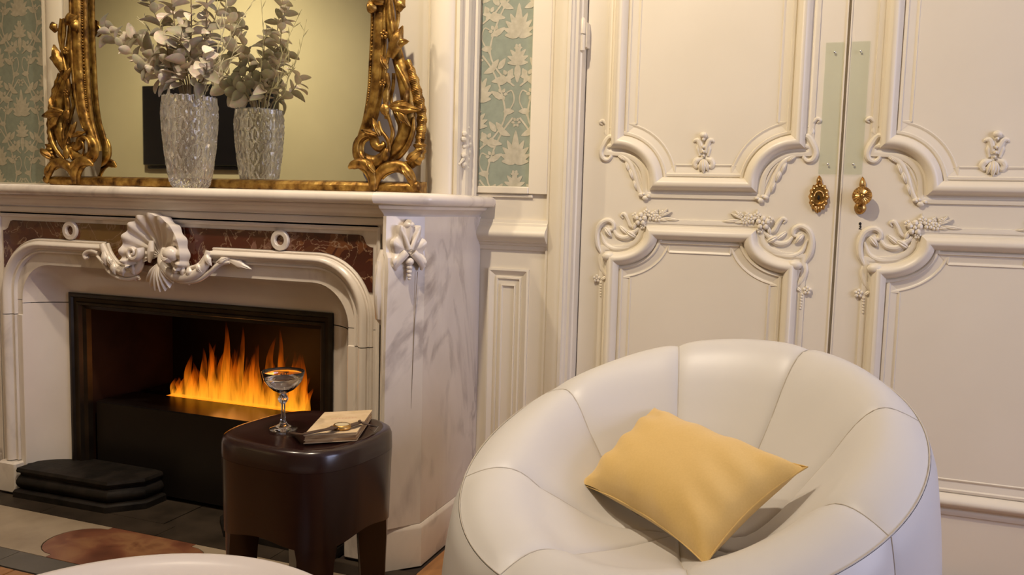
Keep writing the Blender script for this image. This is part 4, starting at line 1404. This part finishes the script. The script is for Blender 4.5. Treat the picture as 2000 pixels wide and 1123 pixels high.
rad = [0.020 * (1 - 0.5 * i / len(pts)) * (1 + 0.14 * math.sin(i * 1.5)) for i in range(len(pts))]
member('ruffled_ribbon', MB().relief(pts, rad, 0.9, 10))
# vine stems twining between
mb = MB()
mb.tube(rc(R2, [(1010, -20), (1016, 80), (1030, 190), (1000, 330), (985, 420), (1000, 500), (995, 600), (1020, 680), (1030, 740), (1000, 830), (965, 890)], 0.030), [0.007, 0.007, 0.006, 0.007, 0.008, 0.008, 0.007, 0.006, 0.007, 0.006, 0.004], 8)
member('vine', mb)
mb = MB()
mb.tube(rc(R2, [(1040, -20), (1060, 80), (1050, 180)], 0.026), [0.008, 0.007, 0.004], 8)
mb.tube(rc(R5, [(340, 60), (350, 160), (325, 260), (335, 370), (330, 460)], 0.030), [0.007, 0.009, 0.008, 0.009, 0.004], 8)
mb.tube(rc(R5, [(400, 60), (395, 170), (375, 290), (420, 430), (455, 540), (420, 660)], 0.004), [0.006, 0.006, 0.006, 0.007, 0.007, 0.004], 8)
mb.tube(rc(R5, [(270, 480), (290, 560), (345, 640), (360, 730), (330, 820)], 0.034), [0.004, 0.006, 0.007, 0.006, 0.004], 8)
member('vine', mb)
# leaves: (fn, base, tip, width m, lift, lobes)
LV = [(R2, (1020, 318), (1085, 140), 0.056, 0.022, 3), (R2, (1030, 240), (1118, 225), 0.040, 0.016, 2), (R2, (1000, 380), (962, 300), 0.030, 0.014, 1),
      (R5, (375, 350), (640, 385), 0.046, 0.022, 2), (R5, (360, 350), (530, 300), 0.022, 0.014, 0), (R5, (500, 330), (525, 185), 0.024, 0.012, 1), (R5, (420, 370), (545, 525), 0.036, 0.016, 2),
      (R5, (310, 330), (335, 440), 0.034, 0.012, 0), (R5, (325, 830), (345, 700), 0.030, 0.010, 0), (R5, (280, 610), (215, 450), 0.026, 0.014, 1), (R5, (260, 600), (110, 555), 0.026, 0.014, 2),
      (R2, (925, 70), (905, 0), 0.05, 0.02, 1), (R2, (985, 10), (905, -25), 0.055, 0.022, 2), (R2, (1060, 60), (1095, -10), 0.04, 0.018, 2), (R2, (1110, 880), (1200, 820), 0.04, 0.02, 1)]
for (fn, a, b, w, li, lo) in LV:
    member('leaf', MB().leaf(fn(*a, 0.036), fn(*b, 0.034), w, li, lobes=lo, thick=0.005))
# acanthus feet curling over the base rail
mb = MB()
mb.relief(rc(R5, [(215, 1085), (222, 1000), (205, 920), (165, 865), (100, 850), (40, 865), (5, 890)], 0.040), [0.010, 0.014, 0.016, 0.018, 0.017, 0.014, 0.005], 0.8)
mb.relief(rc(R5, [(200, 1080), (190, 990), (150, 920), (100, 890)], 0.034), [0.006, 0.008, 0.008, 0.004], 0.9)
mb.leaf(R5(230, 930, 0.05), R5(150, 820, 0.046), 0.024, 0.012, lobes=2)
member('acanthus_foot', mb)
mb = MB()
mb.relief(rc(R5, [(235, 1075), (250, 990), (300, 915), (385, 875), (470, 880), (530, 935), (560, 1000), (565, 1050)], 0.036), [0.008, 0.014, 0.018, 0.018, 0.017, 0.017, 0.015, 0.006], 0.8)
mb.relief(rc(R5, [(300, 985), (350, 935), (430, 910), (500, 945)], 0.030), [0.004, 0.007, 0.007, 0.004], 0.9)
mb.leaf(R5(470, 885, 0.05), R5(560, 1000, 0.046), 0.022, 0.012, lobes=2)
mb.blob(R5(600, 1050, 0.03), 0.014, 0.014, 0.016, 10, 6)
member('acanthus_foot', mb)
for (x, y, r) in ((305, 150, 0.008), (1005 - 0, 0, 0),):
    if r:
        mb = MB().flower(R5(x, y, 0.040), 0.012)
        member('flower', mb)
member('flower', MB().flower(R2(985, 190, 0.036), 0.014))
# straight upper stretch and head rail above the picture
hz = top_z
MB().box(2 * XM - inner[0].x - 0.16, inner[0].x + 0.16, YG - 0.03, YG + 0.005, hz - 0.02, hz + 0.10, 0.01).build('head_rail', 'gold', mir)

# ------------------------------------------------------------------ crystal vase and dried branches
VX, VY, VZ = -1.915, 2.190, 1.0925
vase = thing('vase', 'tall cut crystal vase standing on the mantel shelf', 'vase', (VX, VY, VZ))
def vr_(z):
    P = [(0.0, 0.055), (0.012, 0.059), (0.05, 0.0675), (0.12, 0.077), (0.18, 0.0825), (0.23, 0.0850), (0.282, 0.0825)]
    for (a, ra), (b, rb) in zip(P[:-1], P[1:]):
        if z <= b:
            return ra + (rb - ra) * (z - a) / (b - a)
    return P[-1][1]
NV = 168
rings = []
for i in range(57):
    z = 0.282 * i / 56
    ring = []
    for k in range(NV):
        a = 2 * PI * k / NV
        u, v = 11 * a + 82 * z, 11 * a - 82 * z
        pat = abs(math.sin(u / 2)) * abs(math.sin(v / 2))
        pat2 = 0.5 + 0.5 * math.cos(20 * a) * math.cos(150 * z)
        d = 0.0055 * (1 - abs(2 * pat - 1)) + 0.0022 * pat2
        if z > 0.262:
            d = 0.0045 * abs(math.sin(15 * a))
        if z < 0.010:
            d *= z / 0.010
        r = vr_(z) - 0.004 + d
        zz = z + (0.0035 * abs(math.sin(15 * a)) if i == 56 else 0)
        ring.append((VX + r * math.cos(a), VY + r * math.sin(a), VZ + zz))
    rings.append(ring)
for z in (0.282, 0.24, 0.18, 0.12, 0.06, 0.03):
    rings.append([(VX + (vr_(z) - 0.009) * math.cos(2 * PI * k / NV), VY + (vr_(z) - 0.009) * math.sin(2 * PI * k / NV), VZ + z - (0.001 if z > 0.28 else 0)) for k in range(NV)])
VMB = MB().loft(rings, closed=True, cap=True)
VMB.build('cut_glass_body', 'crystal', vase, 30)
# shared leaf meshes
def leaf_mesh(name, ln, wd, cup, bend):
    nl, nw = 8, 4
    vs, fs = [], []
    for i in range(nl + 1):
        t = i / nl
        w = wd * math.sin(PI * (0.04 + 0.93 * t)) ** 0.65 * (1.0 - 0.18 * t)
        for j in range(nw + 1):
            u = j / nw * 2 - 1
            vs.append((u * w / 2, ln * t, cup * (u * u) * w / wd - bend * t * t * ln))
    for i in range(nl):
        for j in range(nw):
            a = i * (nw + 1) + j
            fs.append((a, a + 1, a + nw + 2, a + nw + 1))
    me = bpy.data.meshes.new(name)
    me.from_pydata(vs, [], fs)
    me.materials.append(M['leaf'])
    me.polygons.foreach_set('use_smooth', [True] * len(me.polygons))
    me.update()
    return me
LM = [leaf_mesh('eucalyptus_leaf', 0.058, 0.046, 0.008, 0.15), leaf_mesh('eucalyptus_leaf', 0.066, 0.050, 0.012, 0.3), leaf_mesh('eucalyptus_leaf', 0.046, 0.042, 0.010, -0.2), leaf_mesh('eucalyptus_leaf', 0.054, 0.038, 0.014, 0.4)]
from mathutils.bvhtree import BVHTree
PLACED = []
VASE_BVH = BVHTree.FromPolygons([Vector(v) for v in VMB.v], VMB.f)
def leaf_hits(me, mat4, mid, bi):
    vs = [mat4 @ v.co for v in me.vertices]
    bt = BVHTree.FromPolygons(vs, [p.vertices[:] for p in me.polygons])
    n = 3 if bt.overlap(VASE_BVH) else 0
    n += sum(1 for (k0, b0) in STEMS if k0 != bi and bt.overlap(b0))
    n += sum(1 for (c0, b0) in PLACED if (c0 - mid).length < 0.085 and bt.overlap(b0))
    return n, bt
random.seed(21)
BR = [([(352, 180), (318, 150), (275, 118), (232, 82), (196, 46)], -0.03, 'tip reaching far out towards the gilt frame'),
      ([(358, 180), (330, 135), (300, 100), (268, 78), (238, 70)], 0.03, 'shorter branch under the far-reaching one'),
      ([(362, 180), (338, 110), (312, 50), (292, 0), (280, -40)], -0.05, 'upright branch leaning outwards with round leaves'),
      ([(366, 180), (352, 110), (340, 40), (332, -30), (328, -70)], 0.05, 'tall straight branch against the glass'),
      ([(372, 180), (372, 110), (374, 40), (372, -30), (370, -80)], -0.06, 'tall branch rising from the middle of the vase'),
      ([(378, 180), (392, 120), (402, 60), (404, 0), (410, -50)], -0.02, 'tall branch leaning to the open side of the mirror'),
      ([(384, 180), (398, 140), (404, 100), (412, 60), (425, 20)], 0.05, 'slim branch close to the mirror glass'),
      ([(356, 184), (334, 160), (306, 140), (285, 132)], -0.04, 'low side branch with broad leaves above the television reflection'),
      ([(370, 184), (362, 130), (352, 90), (360, 40)], -0.085, 'front branch with curled leaves in the middle of the bunch'),
      ([(364, 182), (346, 150), (330, 118), (325, 85)], -0.075, 'short leafy branch hanging over the vase rim'),
      ([(380, 182), (396, 158), (404, 130), (398, 100)], -0.07, 'short leafy branch at the other side of the rim')]
GR = [([(398, 180), (420, 130), (445, 85), (470, 40), (505, -15)], 0.06), ([(395, 180), (415, 140), (440, 118), (462, 110)], 0.03), ([(400, 185), (425, 150), (432, 90), (428, 30)], 0.0),
      ([(396, 180), (418, 120), (436, 60), (446, -20)], -0.03), ([(392, 182), (412, 150), (440, 140), (470, 60)], 0.05), ([(360, 182), (330, 120), (300, 70), (268, 32)], -0.05), ([(385, 180), (402, 110), (420, 40), (428, -40)], 0.07)]
STEMS = []
BRC, GRC = [], []
def stem_bvh(c, rad, seg):
    t = MB().tube(c, rad, seg)
    return BVHTree.FromPolygons([Vector(v) for v in t.v], t.f)
for bi, (pp, dy, desc) in enumerate(BR):
    n = len(pp)
    # stems stand spread inside the vase, in the order in which they leave its mouth
    mouth = W(*pp[0], VY + dy / n)
    root = Vector((VX + (mouth.x - VX) * 0.75, VY + (mouth.y - VY) * 1.2 + 0.0035 * (bi - 5), VZ + 0.05))
    c = catmull([root] + [W(px, py, VY + dy * (i + 1) / n) for i, (px, py) in enumerate(pp)], 6)
    BRC.append((root, c))
    STEMS.append((bi, stem_bvh(c, [0.0028, 0.0024, 0.0018, 0.001], 6)))
for gi, (pp, dy) in enumerate(GR):
    root = Vector((VX + random.uniform(-0.03, 0.03), VY + random.uniform(-0.03, 0.03), VZ + 0.06))
    c = catmull([root] + [W(px, py, VY + dy * (i + 1) / len(pp)) for i, (px, py) in enumerate(pp)], 6)
    GRC.append((root, c))
    STEMS.append((-1, stem_bvh(c, [0.0012, 0.001, 0.0007], 5)))
for bi, (pp, dy, desc) in enumerate(BR):
    root, c = BRC[bi]
    br = thing('eucalyptus_branch', 'dried grey eucalyptus, ' + desc, 'branch', root, 'dried eucalyptus in the crystal vase')
    MB().tube(c, [0.0028, 0.0024, 0.0018, 0.001], 6).build('stem', 'stem', br)
    # leaves along the upper part, alternating and tumbled
    start = 8
    L_ = sum((c[i + 1] - c[i]).length for i in range(start, len(c) - 1))
    nleaf = max(12, int(L_ / 0.0115))
    for k in range(nleaf):
        t = start + (len(c) - 1 - start) * (k + random.random() * 0.6) / nleaf
        i = min(int(t), len(c) - 2)
        p = c[i].lerp(c[i + 1], t - i)
        tg = (c[i + 1] - c[i]).normalized()
        best = None
        for tr in range(40):
            ang = k * 2.4 + random.uniform(-0.5, 0.5) + tr * 0.9
            side = tg.orthogonal().normalized()
            side = Matrix.Rotation(ang, 3, tg) @ side
            d = (side * random.uniform(0.7, 1.1) + tg * random.uniform(0.15, 0.8) + Vector((0, 0, random.uniform(-0.35, 0.1)))).normalized()
            up = (tg + Vector((random.uniform(-0.6, 0.6), random.uniform(-0.9, 0.3), random.uniform(-0.4, 0.4)))).normalized()
            xx = d.cross(up).normalized()
            zz = xx.cross(d).normalized()
            sc = random.uniform(0.8, 1.25) * (1.0 - 0.3 * k / nleaf) * (1.0 - 0.009 * tr)
            me = random.choice(LM)
            mw = Matrix(((xx.x, d.x, zz.x, 0), (xx.y, d.y, zz.y, 0), (xx.z, d.z, zz.z, 0), (0, 0, 0, 1)))
            m4 = Matrix.Translation(p + d * 0.003) @ mw @ Matrix.Scale(sc, 4)
            mid = p + d * 0.03
            nh, bt = leaf_hits(me, m4, mid, bi)
            if best is None or nh < best[0]:
                best = (nh, bt, m4, me, mid)
            if nh == 0:
                break
        nh, bt, m4, me, mid = best
        PLACED.append((mid, bt))
        lf = bpy.data.objects.new('leaf', me)
        COL.objects.link(lf)
        lf.parent = br
        lf.matrix_local = Matrix.Translation(-root) @ m4
for gi, (pp, dy) in enumerate(GR):
    root, c = GRC[gi]
    g = thing('dried_grass', 'thin straw-coloured grass stalk with seed husks among the eucalyptus', 'grass stalk', root, 'dried grass stalks in the crystal vase')
    MB().tube(c, [0.0012, 0.001, 0.0007], 5).build('stalk', 'grass', g)
    for k in range(7):
        i = int(len(c) * (0.5 + 0.48 * k / 7))
        i = min(i, len(c) - 2)
        d = ((c[i + 1] - c[i]).normalized() + Vector((random.uniform(-0.8, 0.8), random.uniform(-0.6, 0.6), random.uniform(-0.2, 0.5)))).normalized()
        MB().tube([c[i], c[i] + d * 0.018, c[i] + d * 0.034], [0.0006, 0.0020, 0.0004], 5).build('husk', 'grass', g)

# ------------------------------------------------------------------ maroon stool
SZT = 0.500
SCX, SCY = -1.178, 1.757
stool = thing('side_stool', 'dark maroon lacquered stool with a soft square top and thick legs', 'stool', (SCX, SCY, 0))
SROT = math.radians(-6)
def sq(u, half, n=3.0):
    c, s_ = math.cos(u), math.sin(u)
    r = half / (abs(c) ** n + abs(s_) ** n) ** (1 / n)
    x, y = r * c, r * s_
    return (SCX + x * math.cos(SROT) - y * math.sin(SROT), SCY + x * math.sin(SROT) + y * math.cos(SROT))
NS = 96
def sring(half, z, n=3.0):
    return [(*sq(2 * PI * k / NS, half, n), z if not callable(z) else z(2 * PI * k / NS)) for k in range(NS)]
H = 0.183
def apron_z(a):                       # lower edge of the apron, easing down into the legs
    return 0.285 - 0.02 * abs(math.sin(2 * a)) ** 2
top = MB()
top.loft([sring(0.004, SZT - 0.004), sring(0.08, SZT - 0.004), sring(H - 0.035, SZT - 0.003), sring(H - 0.022, SZT), sring(H - 0.012, SZT - 0.001), sring(H - 0.004, SZT - 0.006), sring(H, SZT - 0.016), sring(H + 0.001, SZT - 0.05)][::-1], closed=True, cap=False)
top.add(sring(0.004, SZT - 0.004), [tuple(range(NS))])
top.build('top', 'lacquer', stool, 60)
ap = MB()
ap.loft([sring(H + 0.001, SZT - 0.0505), sring(H, 0.42), sring(H - 0.002, 0.36), sring(H - 0.004, apron_z), sring(H - 0.03, apron_z), sring(H - 0.03, SZT - 0.03)][::-1], closed=True)
ap.build('apron', 'lacquer', stool, 50)
for k in range(4):
    a0 = PI / 4 + PI / 2 * k
    rings = []
    for (z, da, th) in ((0.32, 0.30, 0.075), (0.22, 0.21, 0.066), (0.10, 0.185, 0.060), (0.004, 0.175, 0.056), (0.0, 0.165, 0.050)):
        out = [(*sq(a0 - da + 2 * da * j / 8, H - 0.005 - 0.01 * (0.3 - min(z, .3)) / 0.3), z) for j in range(9)]
        inn = [(*sq(a0 + da * 0.8 - 1.6 * da * j / 4, H - 0.005 - th), z) for j in range(5)]
        rings.append(out + inn)
    MB().loft(rings[::-1], closed=True, cap=True).build('leg', 'lacquer', stool, 50)

# ------------------------------------------------------------------ coupe glass with a clear drink
gp = F(553, 838, SZT)
GX, GY = gp.x, gp.y
coupe = thing('coupe_glass', 'cut crystal coupe glass holding a clear drink', 'glass', (GX, GY, SZT))
def facet(r, z, a):
    if 0.092 < z < 0.122 and r > 0.018:
        return r * (1 + 0.020 * math.cos(18 * a))
    if 0.122 <= z < 0.132:
        return r * (1 + 0.010 * (1 if math.cos(14 * a) > 0 else -1))
    if 0.066 < z < 0.084:
        return r * (1 + 0.10 * math.cos(8 * a))
    return r
prof = [(0.004, 0.0), (0.033, 0.0), (0.034, 0.0015), (0.032, 0.003), (0.020, 0.007), (0.010, 0.013), (0.0062, 0.022), (0.0052, 0.045), (0.0055, 0.064), (0.0095, 0.069), (0.0115, 0.076), (0.0095, 0.083), (0.0065, 0.088), (0.012, 0.092), (0.024, 0.098), (0.036, 0.109), (0.0445, 0.121), (0.0485, 0.132), (0.0515, 0.1435), (0.0508, 0.1450), (0.0495, 0.1435), (0.0465, 0.132), (0.0425, 0.1215), (0.0345, 0.1108), (0.023, 0.1008), (0.010, 0.0965), (0.002, 0.096)]
MB().lathe(prof, (GX, GY, SZT + 0.0003), 56, facet, cap=True).build('glass_body', 'glass', coupe, 40)
MB().lathe([(0.002, 0.0962), (0.010, 0.0968), (0.0229, 0.1011), (0.0343, 0.1111), (0.0422, 0.1217), (0.0448, 0.1270), (0.002, 0.1272)], (GX, GY, SZT + 0.0003), 40, cap=True).build('drink', 'water', coupe, 40, label='clear drink')

# ------------------------------------------------------------------ old paperback and wristwatch
TB = 0.021
a, b, d_ = F(592.6, 850, SZT + TB), F(697, 844, SZT + TB), F(634, 805, SZT + TB)
bu = (b - a)
bl = bu.length
bu.normalize()
bv = (d_ - a)
bd_ = bv.length
bv.normalize()
book = thing('book', 'old yellowed paperback book lying on the maroon stool', 'book', (a.x, a.y, SZT))
def bk(u, v, z):
    p = a + bu * u + bv * v
    return Vector((p.x, p.y, SZT + z))
def bslab(u0, u1, v0, v1, z0, z1, jit=0.0):
    j = lambda: random.uniform(-jit, jit)
    q = [(u0 + j(), v0 + j()), (u1 + j(), v0 + j()), (u1 + j(), v1 + j()), (u0 + j(), v1 + j())]
    vs = [bk(u, v, z0) for (u, v) in q] + [bk(u, v, z1) for (u, v) in q]
    return MB().add(vs, [(3, 2, 1, 0), (4, 5, 6, 7), (0, 1, 5, 4), (1, 2, 6, 5), (2, 3, 7, 6), (3, 0, 4, 7)])
random.seed(5)
ns = 7
for k in range(ns):
    z0 = 0.0018 + (TB - 0.0034) * k / ns
    bslab(0.0025, bl - 0.002, 0.002, bd_ - 0.002, z0, z0 + (TB - 0.0034) / ns - 0.0003, 0.0016).build('page_section', 'page', book, 0)
bslab(0, bl, 0, bd_, 0.0004, 0.0015).build('back_cover', 'paper', book, 0)
cover = bslab(0, bl, 0, bd_, TB - 0.0014, TB).build('front_cover', 'paper', book, 0)
ttl = MB()
u = bl * 0.27
while u < bl * 0.80:                     # the worn title: a row of faded letter strokes
    w = random.uniform(0.0028, 0.0055)
    for q in range(2):
        uu = u + q * w * 0.6
        vs = [bk(uu, bd_ * 0.63, TB + 0.0002), bk(uu + 0.0012, bd_ * 0.63, TB + 0.0002), bk(uu + 0.0012, bd_ * 0.68, TB + 0.0002), bk(uu, bd_ * 0.68, TB + 0.0002)]
        ttl.add(vs, [(0, 1, 2, 3)])
    u += w + 0.004
ttl.build('worn_title', 'red_ink', cover, 0, kind='stuff')
wc = F(668, 833, SZT + TB + 0.006)
watch = thing('wristwatch', 'gold wristwatch with a brown leather strap draped across the book', 'watch', (wc.x, wc.y, SZT + TB))
cz = SZT + TB
MB().lathe([(0.012, 0.0006), (0.0205, 0.0012), (0.0225, 0.005), (0.0205, 0.0105), (0.0185, 0.0120), (0.0170, 0.0120)], (wc.x, wc.y, cz), 40, cap=False).build('case', 'brass', watch, 40, label='gold watch case')
MB().lathe([(0.0005, 0.0108), (0.0171, 0.0110), (0.0171, 0.0102)], (wc.x, wc.y, cz), 32).build('dial', 'dial', watch, 40)
cr = wc + Vector((0.004, -0.0235, 0))
MB().tube([Vector((cr.x, cr.y + 0.002, cz + 0.005)), Vector((cr.x, cr.y - 0.002, cz + 0.005))], 0.0024, 10).build('crown', 'brass', watch)
def strap(pts, wd, th=0.0022):
    c = catmull(pts, 6)
    n = len(c)
    wds = lerp_list(wd, n)
    rings = []
    for i, p in enumerate(c):
        t = c[min(i + 1, n - 1)] - c[max(i - 1, 0)]
        s_ = Vector((-t.y, t.x, 0)).normalized() * wds[i] / 2
        up = t.cross(s_).normalized()
        if up.z < 0:
            up = -up
        rings.append([p - s_, p + s_, p + s_ + up * th, p - s_ + up * th])
    return MB().loft(rings, closed=True, cap=True)
e1 = F(600, 847, cz + 0.0045)
e0 = F(566, 845, SZT + 0.002)
strap([wc + Vector((-0.013, -0.008, 0.0)), F(645, 838, cz + 0.010), F(620, 843, cz + 0.006), e1, F(588, 849, cz + 0.0005), F(578, 848, SZT + 0.006), F(568, 846, SZT + 0.0008)], [0.020, 0.018, 0.016, 0.015, 0.015, 0.014, 0.014]).build('strap', 'strap', watch, 50)
strap([wc + Vector((0.013, 0.009, 0.0)), F(690, 830, cz + 0.007), F(705, 826, cz + 0.006), F(720, 830, cz + 0.002), F(731, 834, SZT + 0.010)], [0.020, 0.017, 0.015, 0.014, 0.012]).build('strap', 'strap', watch, 50)
kp = F(703, 825, cz + 0.008)
MB().tube([kp + Vector((-0.006, 0.006, 0.001)), kp + Vector((0.0, 0.0, 0.004)), kp + Vector((0.006, -0.006, 0.001))], 0.003, 8).build('strap_loop', 'strap', watch)
bk0, bk1, bk2 = F(722, 838, SZT + 0.010), F(731, 843, SZT + 0.006), F(739, 833, SZT + 0.006)
MB().tube([bk0, bk1, bk2, F(731, 832, SZT + 0.010)], 0.0010, 8).build('buckle', 'steel', watch)

# ------------------------------------------------------------------ round white armchair
CX, CY, CPH = -0.254, 1.700, -0.412
CA, CB = 0.447, 0.445
CH0, CH1 = 0.578, 0.158
chair = thing('armchair', 'round white leather tub armchair with stitched segments', 'armchair', (CX, CY, 0))
NSEG = 8
DE = 0.216
SEAT = 0.402
def cpos(t, f, z):
    u, v = -math.sin(t) * CA * f, math.cos(t) * CB * f
    return Vector((CX + u * math.cos(CPH) - v * math.sin(CPH), CY + u * math.sin(CPH) + v * math.cos(CPH), z))
def rimh(t):
    return CH0 + CH1 * math.cos(t)
def sstep(x):
    x = min(1, max(0, x))
    return x * x * (3 - 2 * x)
def pad_pt(t, q, puff):
    # q = 0 at the rim seam, 1 at the middle of the seat
    h = rimh(t)
    f = 1.0 - q
    depth = h - SEAT
    # crown just inside the seam, then the slope down into the seat
    f0 = f * (1 - 0.02 * math.cos(t) * 0)
    crown = 0.026 * math.sin(PI * min(1, q / 0.36)) if q < 0.36 else 0.0
    fa = 0.93 - 0.20 * (1 - math.cos(t)) / 2
    z = SEAT + depth * sstep((f0 - 0.26) / (fa - 0.26)) ** 0.92 + crown
    z += 0.016 * (1 - f) * 0
    p = cpos(t, f, z)
    nrm = Vector((0, 0, 1)) - (cpos(t, 1, 0) - cpos(t, 0, 0)).normalized() * (0.9 * min(1, depth / 0.25) * math.sin(PI * min(1, max(0, (f - 0.25) / 0.75))))
    return p + nrm.normalized() * puff * (1 if q < 0.72 else max(0, (1 - q) / 0.28))
def shell_pt(t, q, puff):
    # q = 0 at the rim seam, 1 at the floor
    h = rimh(t)
    z = h * (1 - q) + 0.015 * q
    f = 1.0 + 0.070 * math.sin(PI * min(1, q * 0.95 + 0.02)) ** 0.8 - 0.10 * max(0, q - 0.72) ** 1.5 * 4
    p = cpos(t, f, z)
    o = (cpos(t, 1, 0) - cpos(t, 0, 0)).normalized()
    return p + o * puff * (1 if q < 0.9 else (1 - q) / 0.1)
NT = 18
for k in range(NSEG):
    t0 = (k - 0.5) * 2 * PI / NSEG + DE
    t1 = t0 + 2 * PI / NSEG
    pad, shl = MB(), MB()
    rp, rs = [], []
    for j in range(NT + 1):
        s_ = j / NT
        s2 = 0.5 - 0.5 * math.cos(PI * s_)
        t = t0 + (t1 - t0) * s2
        e = abs(2 * s2 - 1)
        puff = 0.009 * (1 - e ** 9)
        rp.append([pad_pt(t, q, puff * min(1, (q + 0.004) / 0.06)) for q in [0, .01, .03, .06, .1, .14, .18, .22, .26, .3, .35, .4, .45, .5, .55, .6, .65, .7, .75, .8, .86, .92, .985]])
        rs.append([shell_pt(t, q, puff * 0.8 * min(1, (q + 0.004) / 0.06)) for q in [0, .01, .03, .06, .1, .16, .22, .3, .4, .5, .6, .7, .8, .9, .96, 1]])
    pad.loft(rp, flip=True)
    shl.loft(rs)
    pad.build('seat_pad', 'leather', chair, 70)
    shl.build('shell_panel', 'leather', chair, 70)
# stitched seams across the pads and down the shell
for k in range(NSEG):
    t0 = (k - 0.5) * 2 * PI / NSEG + DE
    MB().tube([pad_pt(t0, q / 40 * 0.97, 0.0006) for q in range(41)], 0.0011, 5).build('pad_seam', 'thread', chair, 60)
    MB().tube([shell_pt(t0, q / 20, 0.0006) for q in range(21)], 0.0011, 5).build('shell_seam', 'thread', chair, 60)
mb = MB()
rim = [cpos(2 * PI * k / 120, 1.004, rimh(2 * PI * k / 120) + 0.001) for k in range(121)]
mb.tube(rim, 0.0016, 6)
mb.build('rim_seam', 'thread', chair, 60)
MB().loft([[cpos(2 * PI * k / 48, f, z) for k in range(48)] for (f, z) in ((0.90, 0.016), (0.90, 0.0))], closed=True, cap=True).build('base_disc', 'black_plastic', chair)

# ------------------------------------------------------------------ yellow cushion
A, B = F(1133, 945, 0.462), F(1378, 1103, 0.446)
Cc, Dd = F(1278, 797, 0.600), F(1577, 912, 0.588)
cush = thing('cushion', 'mustard yellow lumbar cushion resting in the white armchair', 'cushion', ((A + B) / 2))
nrm = (B - A).cross(Cc - A).normalized()
if nrm.z < 0:
    nrm = -nrm
NU, NW = 36, 26
def cpt(u, v, sgn):
    # pinched sides, full middle
    uu, vv = 2 * u - 1, 2 * v - 1
    pin = 0.10
    u2 = 0.5 + 0.5 * uu * (1 - pin * (1 - vv * vv) * uu * uu)
    v2 = 0.5 + 0.5 * vv * (1 - pin * 1.4 * (1 - uu * uu) * vv * vv)
    p = A * (1 - u2) * (1 - v2) + B * u2 * (1 - v2) + Cc * (1 - u2) * v2 + Dd * u2 * v2
    th = 0.074 * (max(0, 1 - abs(uu) ** 2.6) ** 0.55) * (max(0, 1 - abs(vv) ** 2.6) ** 0.55)
    wr = 0.011 * math.sin(13 * vv + 5 * uu) * (abs(uu) ** 3) * (1 - abs(uu) ** 6) + 0.007 * math.sin(13 * uu + 3 * vv) * abs(vv) ** 3 * (1 - abs(vv) ** 8)
    return p + nrm * (sgn * (th * (1 if sgn > 0 else 0.85) + 0.0006) + (wr if sgn > 0 else 0))
for sgn, nm in ((1, 'front_panel'), (-1, 'back_panel')):
    rows = [[cpt(i / NU, j / NW, sgn) for j in range(NW + 1)] for i in range(NU + 1)]
    MB().loft(rows, flip=(sgn > 0)).build(nm, 'fabric', cush, 80)
edge = [cpt(i / NU, 0, 0) for i in range(NU + 1)] + [cpt(1, j / NW, 0) for j in range(1, NW + 1)] + [cpt(1 - i / NU, 1, 0) for i in range(1, NU + 1)] + [cpt(0, 1 - j / NW, 0) for j in range(1, NW + 1)]
MB().tube(edge, 0.0017, 6).build('seam', 'fabric', cush, 60)

# ------------------------------------------------------------------ white tray table in the foreground
TX, TY, TZ, TR = -0.938, 0.913, 0.40, 0.354
tab = thing('tray_table', 'round white tray table with a raised rim, in front of the hearth', 'table', (TX, TY, 0))
prof = [(0.002, TZ - 0.020), (TR - 0.075, TZ - 0.020), (TR - 0.050, TZ - 0.017), (TR - 0.030, TZ - 0.008), (TR - 0.014, TZ - 0.0015), (TR - 0.006, TZ), (TR - 0.001, TZ - 0.003), (TR, TZ - 0.009), (TR - 0.004, TZ - 0.020), (TR - 0.030, TZ - 0.034), (TR - 0.10, TZ - 0.040), (0.002, TZ - 0.040)]
MB().lathe(prof, (TX, TY, 0), 96, cap=True).build('tray_top', 'table', tab, 50)
MB().lathe([(0.05, TZ - 0.041), (0.024, TZ - 0.07), (0.020, 0.10), (0.026, 0.03), (0.17, 0.014), (0.185, 0.006), (0.185, 0.0)], (TX, TY, 0), 64, cap=True).build('pedestal', 'table', tab, 50)

# ------------------------------------------------------------------ television on the olive wall, seen in the mirror
YV = 2 * YG - (YF + 0.07)
v0, v1, v2 = W(277, 168, YV), W(288, 322, YV), W(533, 340, YV)
tx0, tx1, tz1, tz0 = v0.x, v2.x, v0.z, v1.z
tv = thing('television', 'flat black television on the olive wall, reflected in the mirror', 'television', (tx0, YF, tz0))
MB().box(tx0, tx1, YF + 0.04, YF + 0.07, tz0, tz1, 0.004).build('screen', 'black_plastic', tv)
MB().box(tx0 + 0.02, tx1 - 0.02, YF + 0.0005, YF + 0.04, tz0 - 0.035, tz0 - 0.002, 0.004).build('shade_bar', 'black_plastic', tv)  # dark bar standing in for the soft shadow below the screen
MB().box((tx0 + tx1) / 2 - 0.2, (tx0 + tx1) / 2 + 0.2, YF + 0.0005, YF + 0.0395, tz0 + 0.1, tz1 - 0.1).build('bracket', 'steel', tv)

# ------------------------------------------------------------------ ceiling spot fittings
for (x, y, z, p, aim, nm, wh) in SPOTS:
    s_ = thing('ceiling_spot', 'small round recessed ceiling spot ' + wh, 'spotlight', (x, y, CEIL), 'recessed ceiling spots')
    MB().lathe([(0.060, -0.0005), (0.060, -0.008), (0.048, -0.012), (0.044, -0.0005)], (x, y, CEIL), 32).build('bezel', 'steel', s_)
    MB().lathe([(0.043, -0.0008), (0.002, -0.0010)], (x, y, CEIL), 32).build('lamp_face', 'lamp', s_)
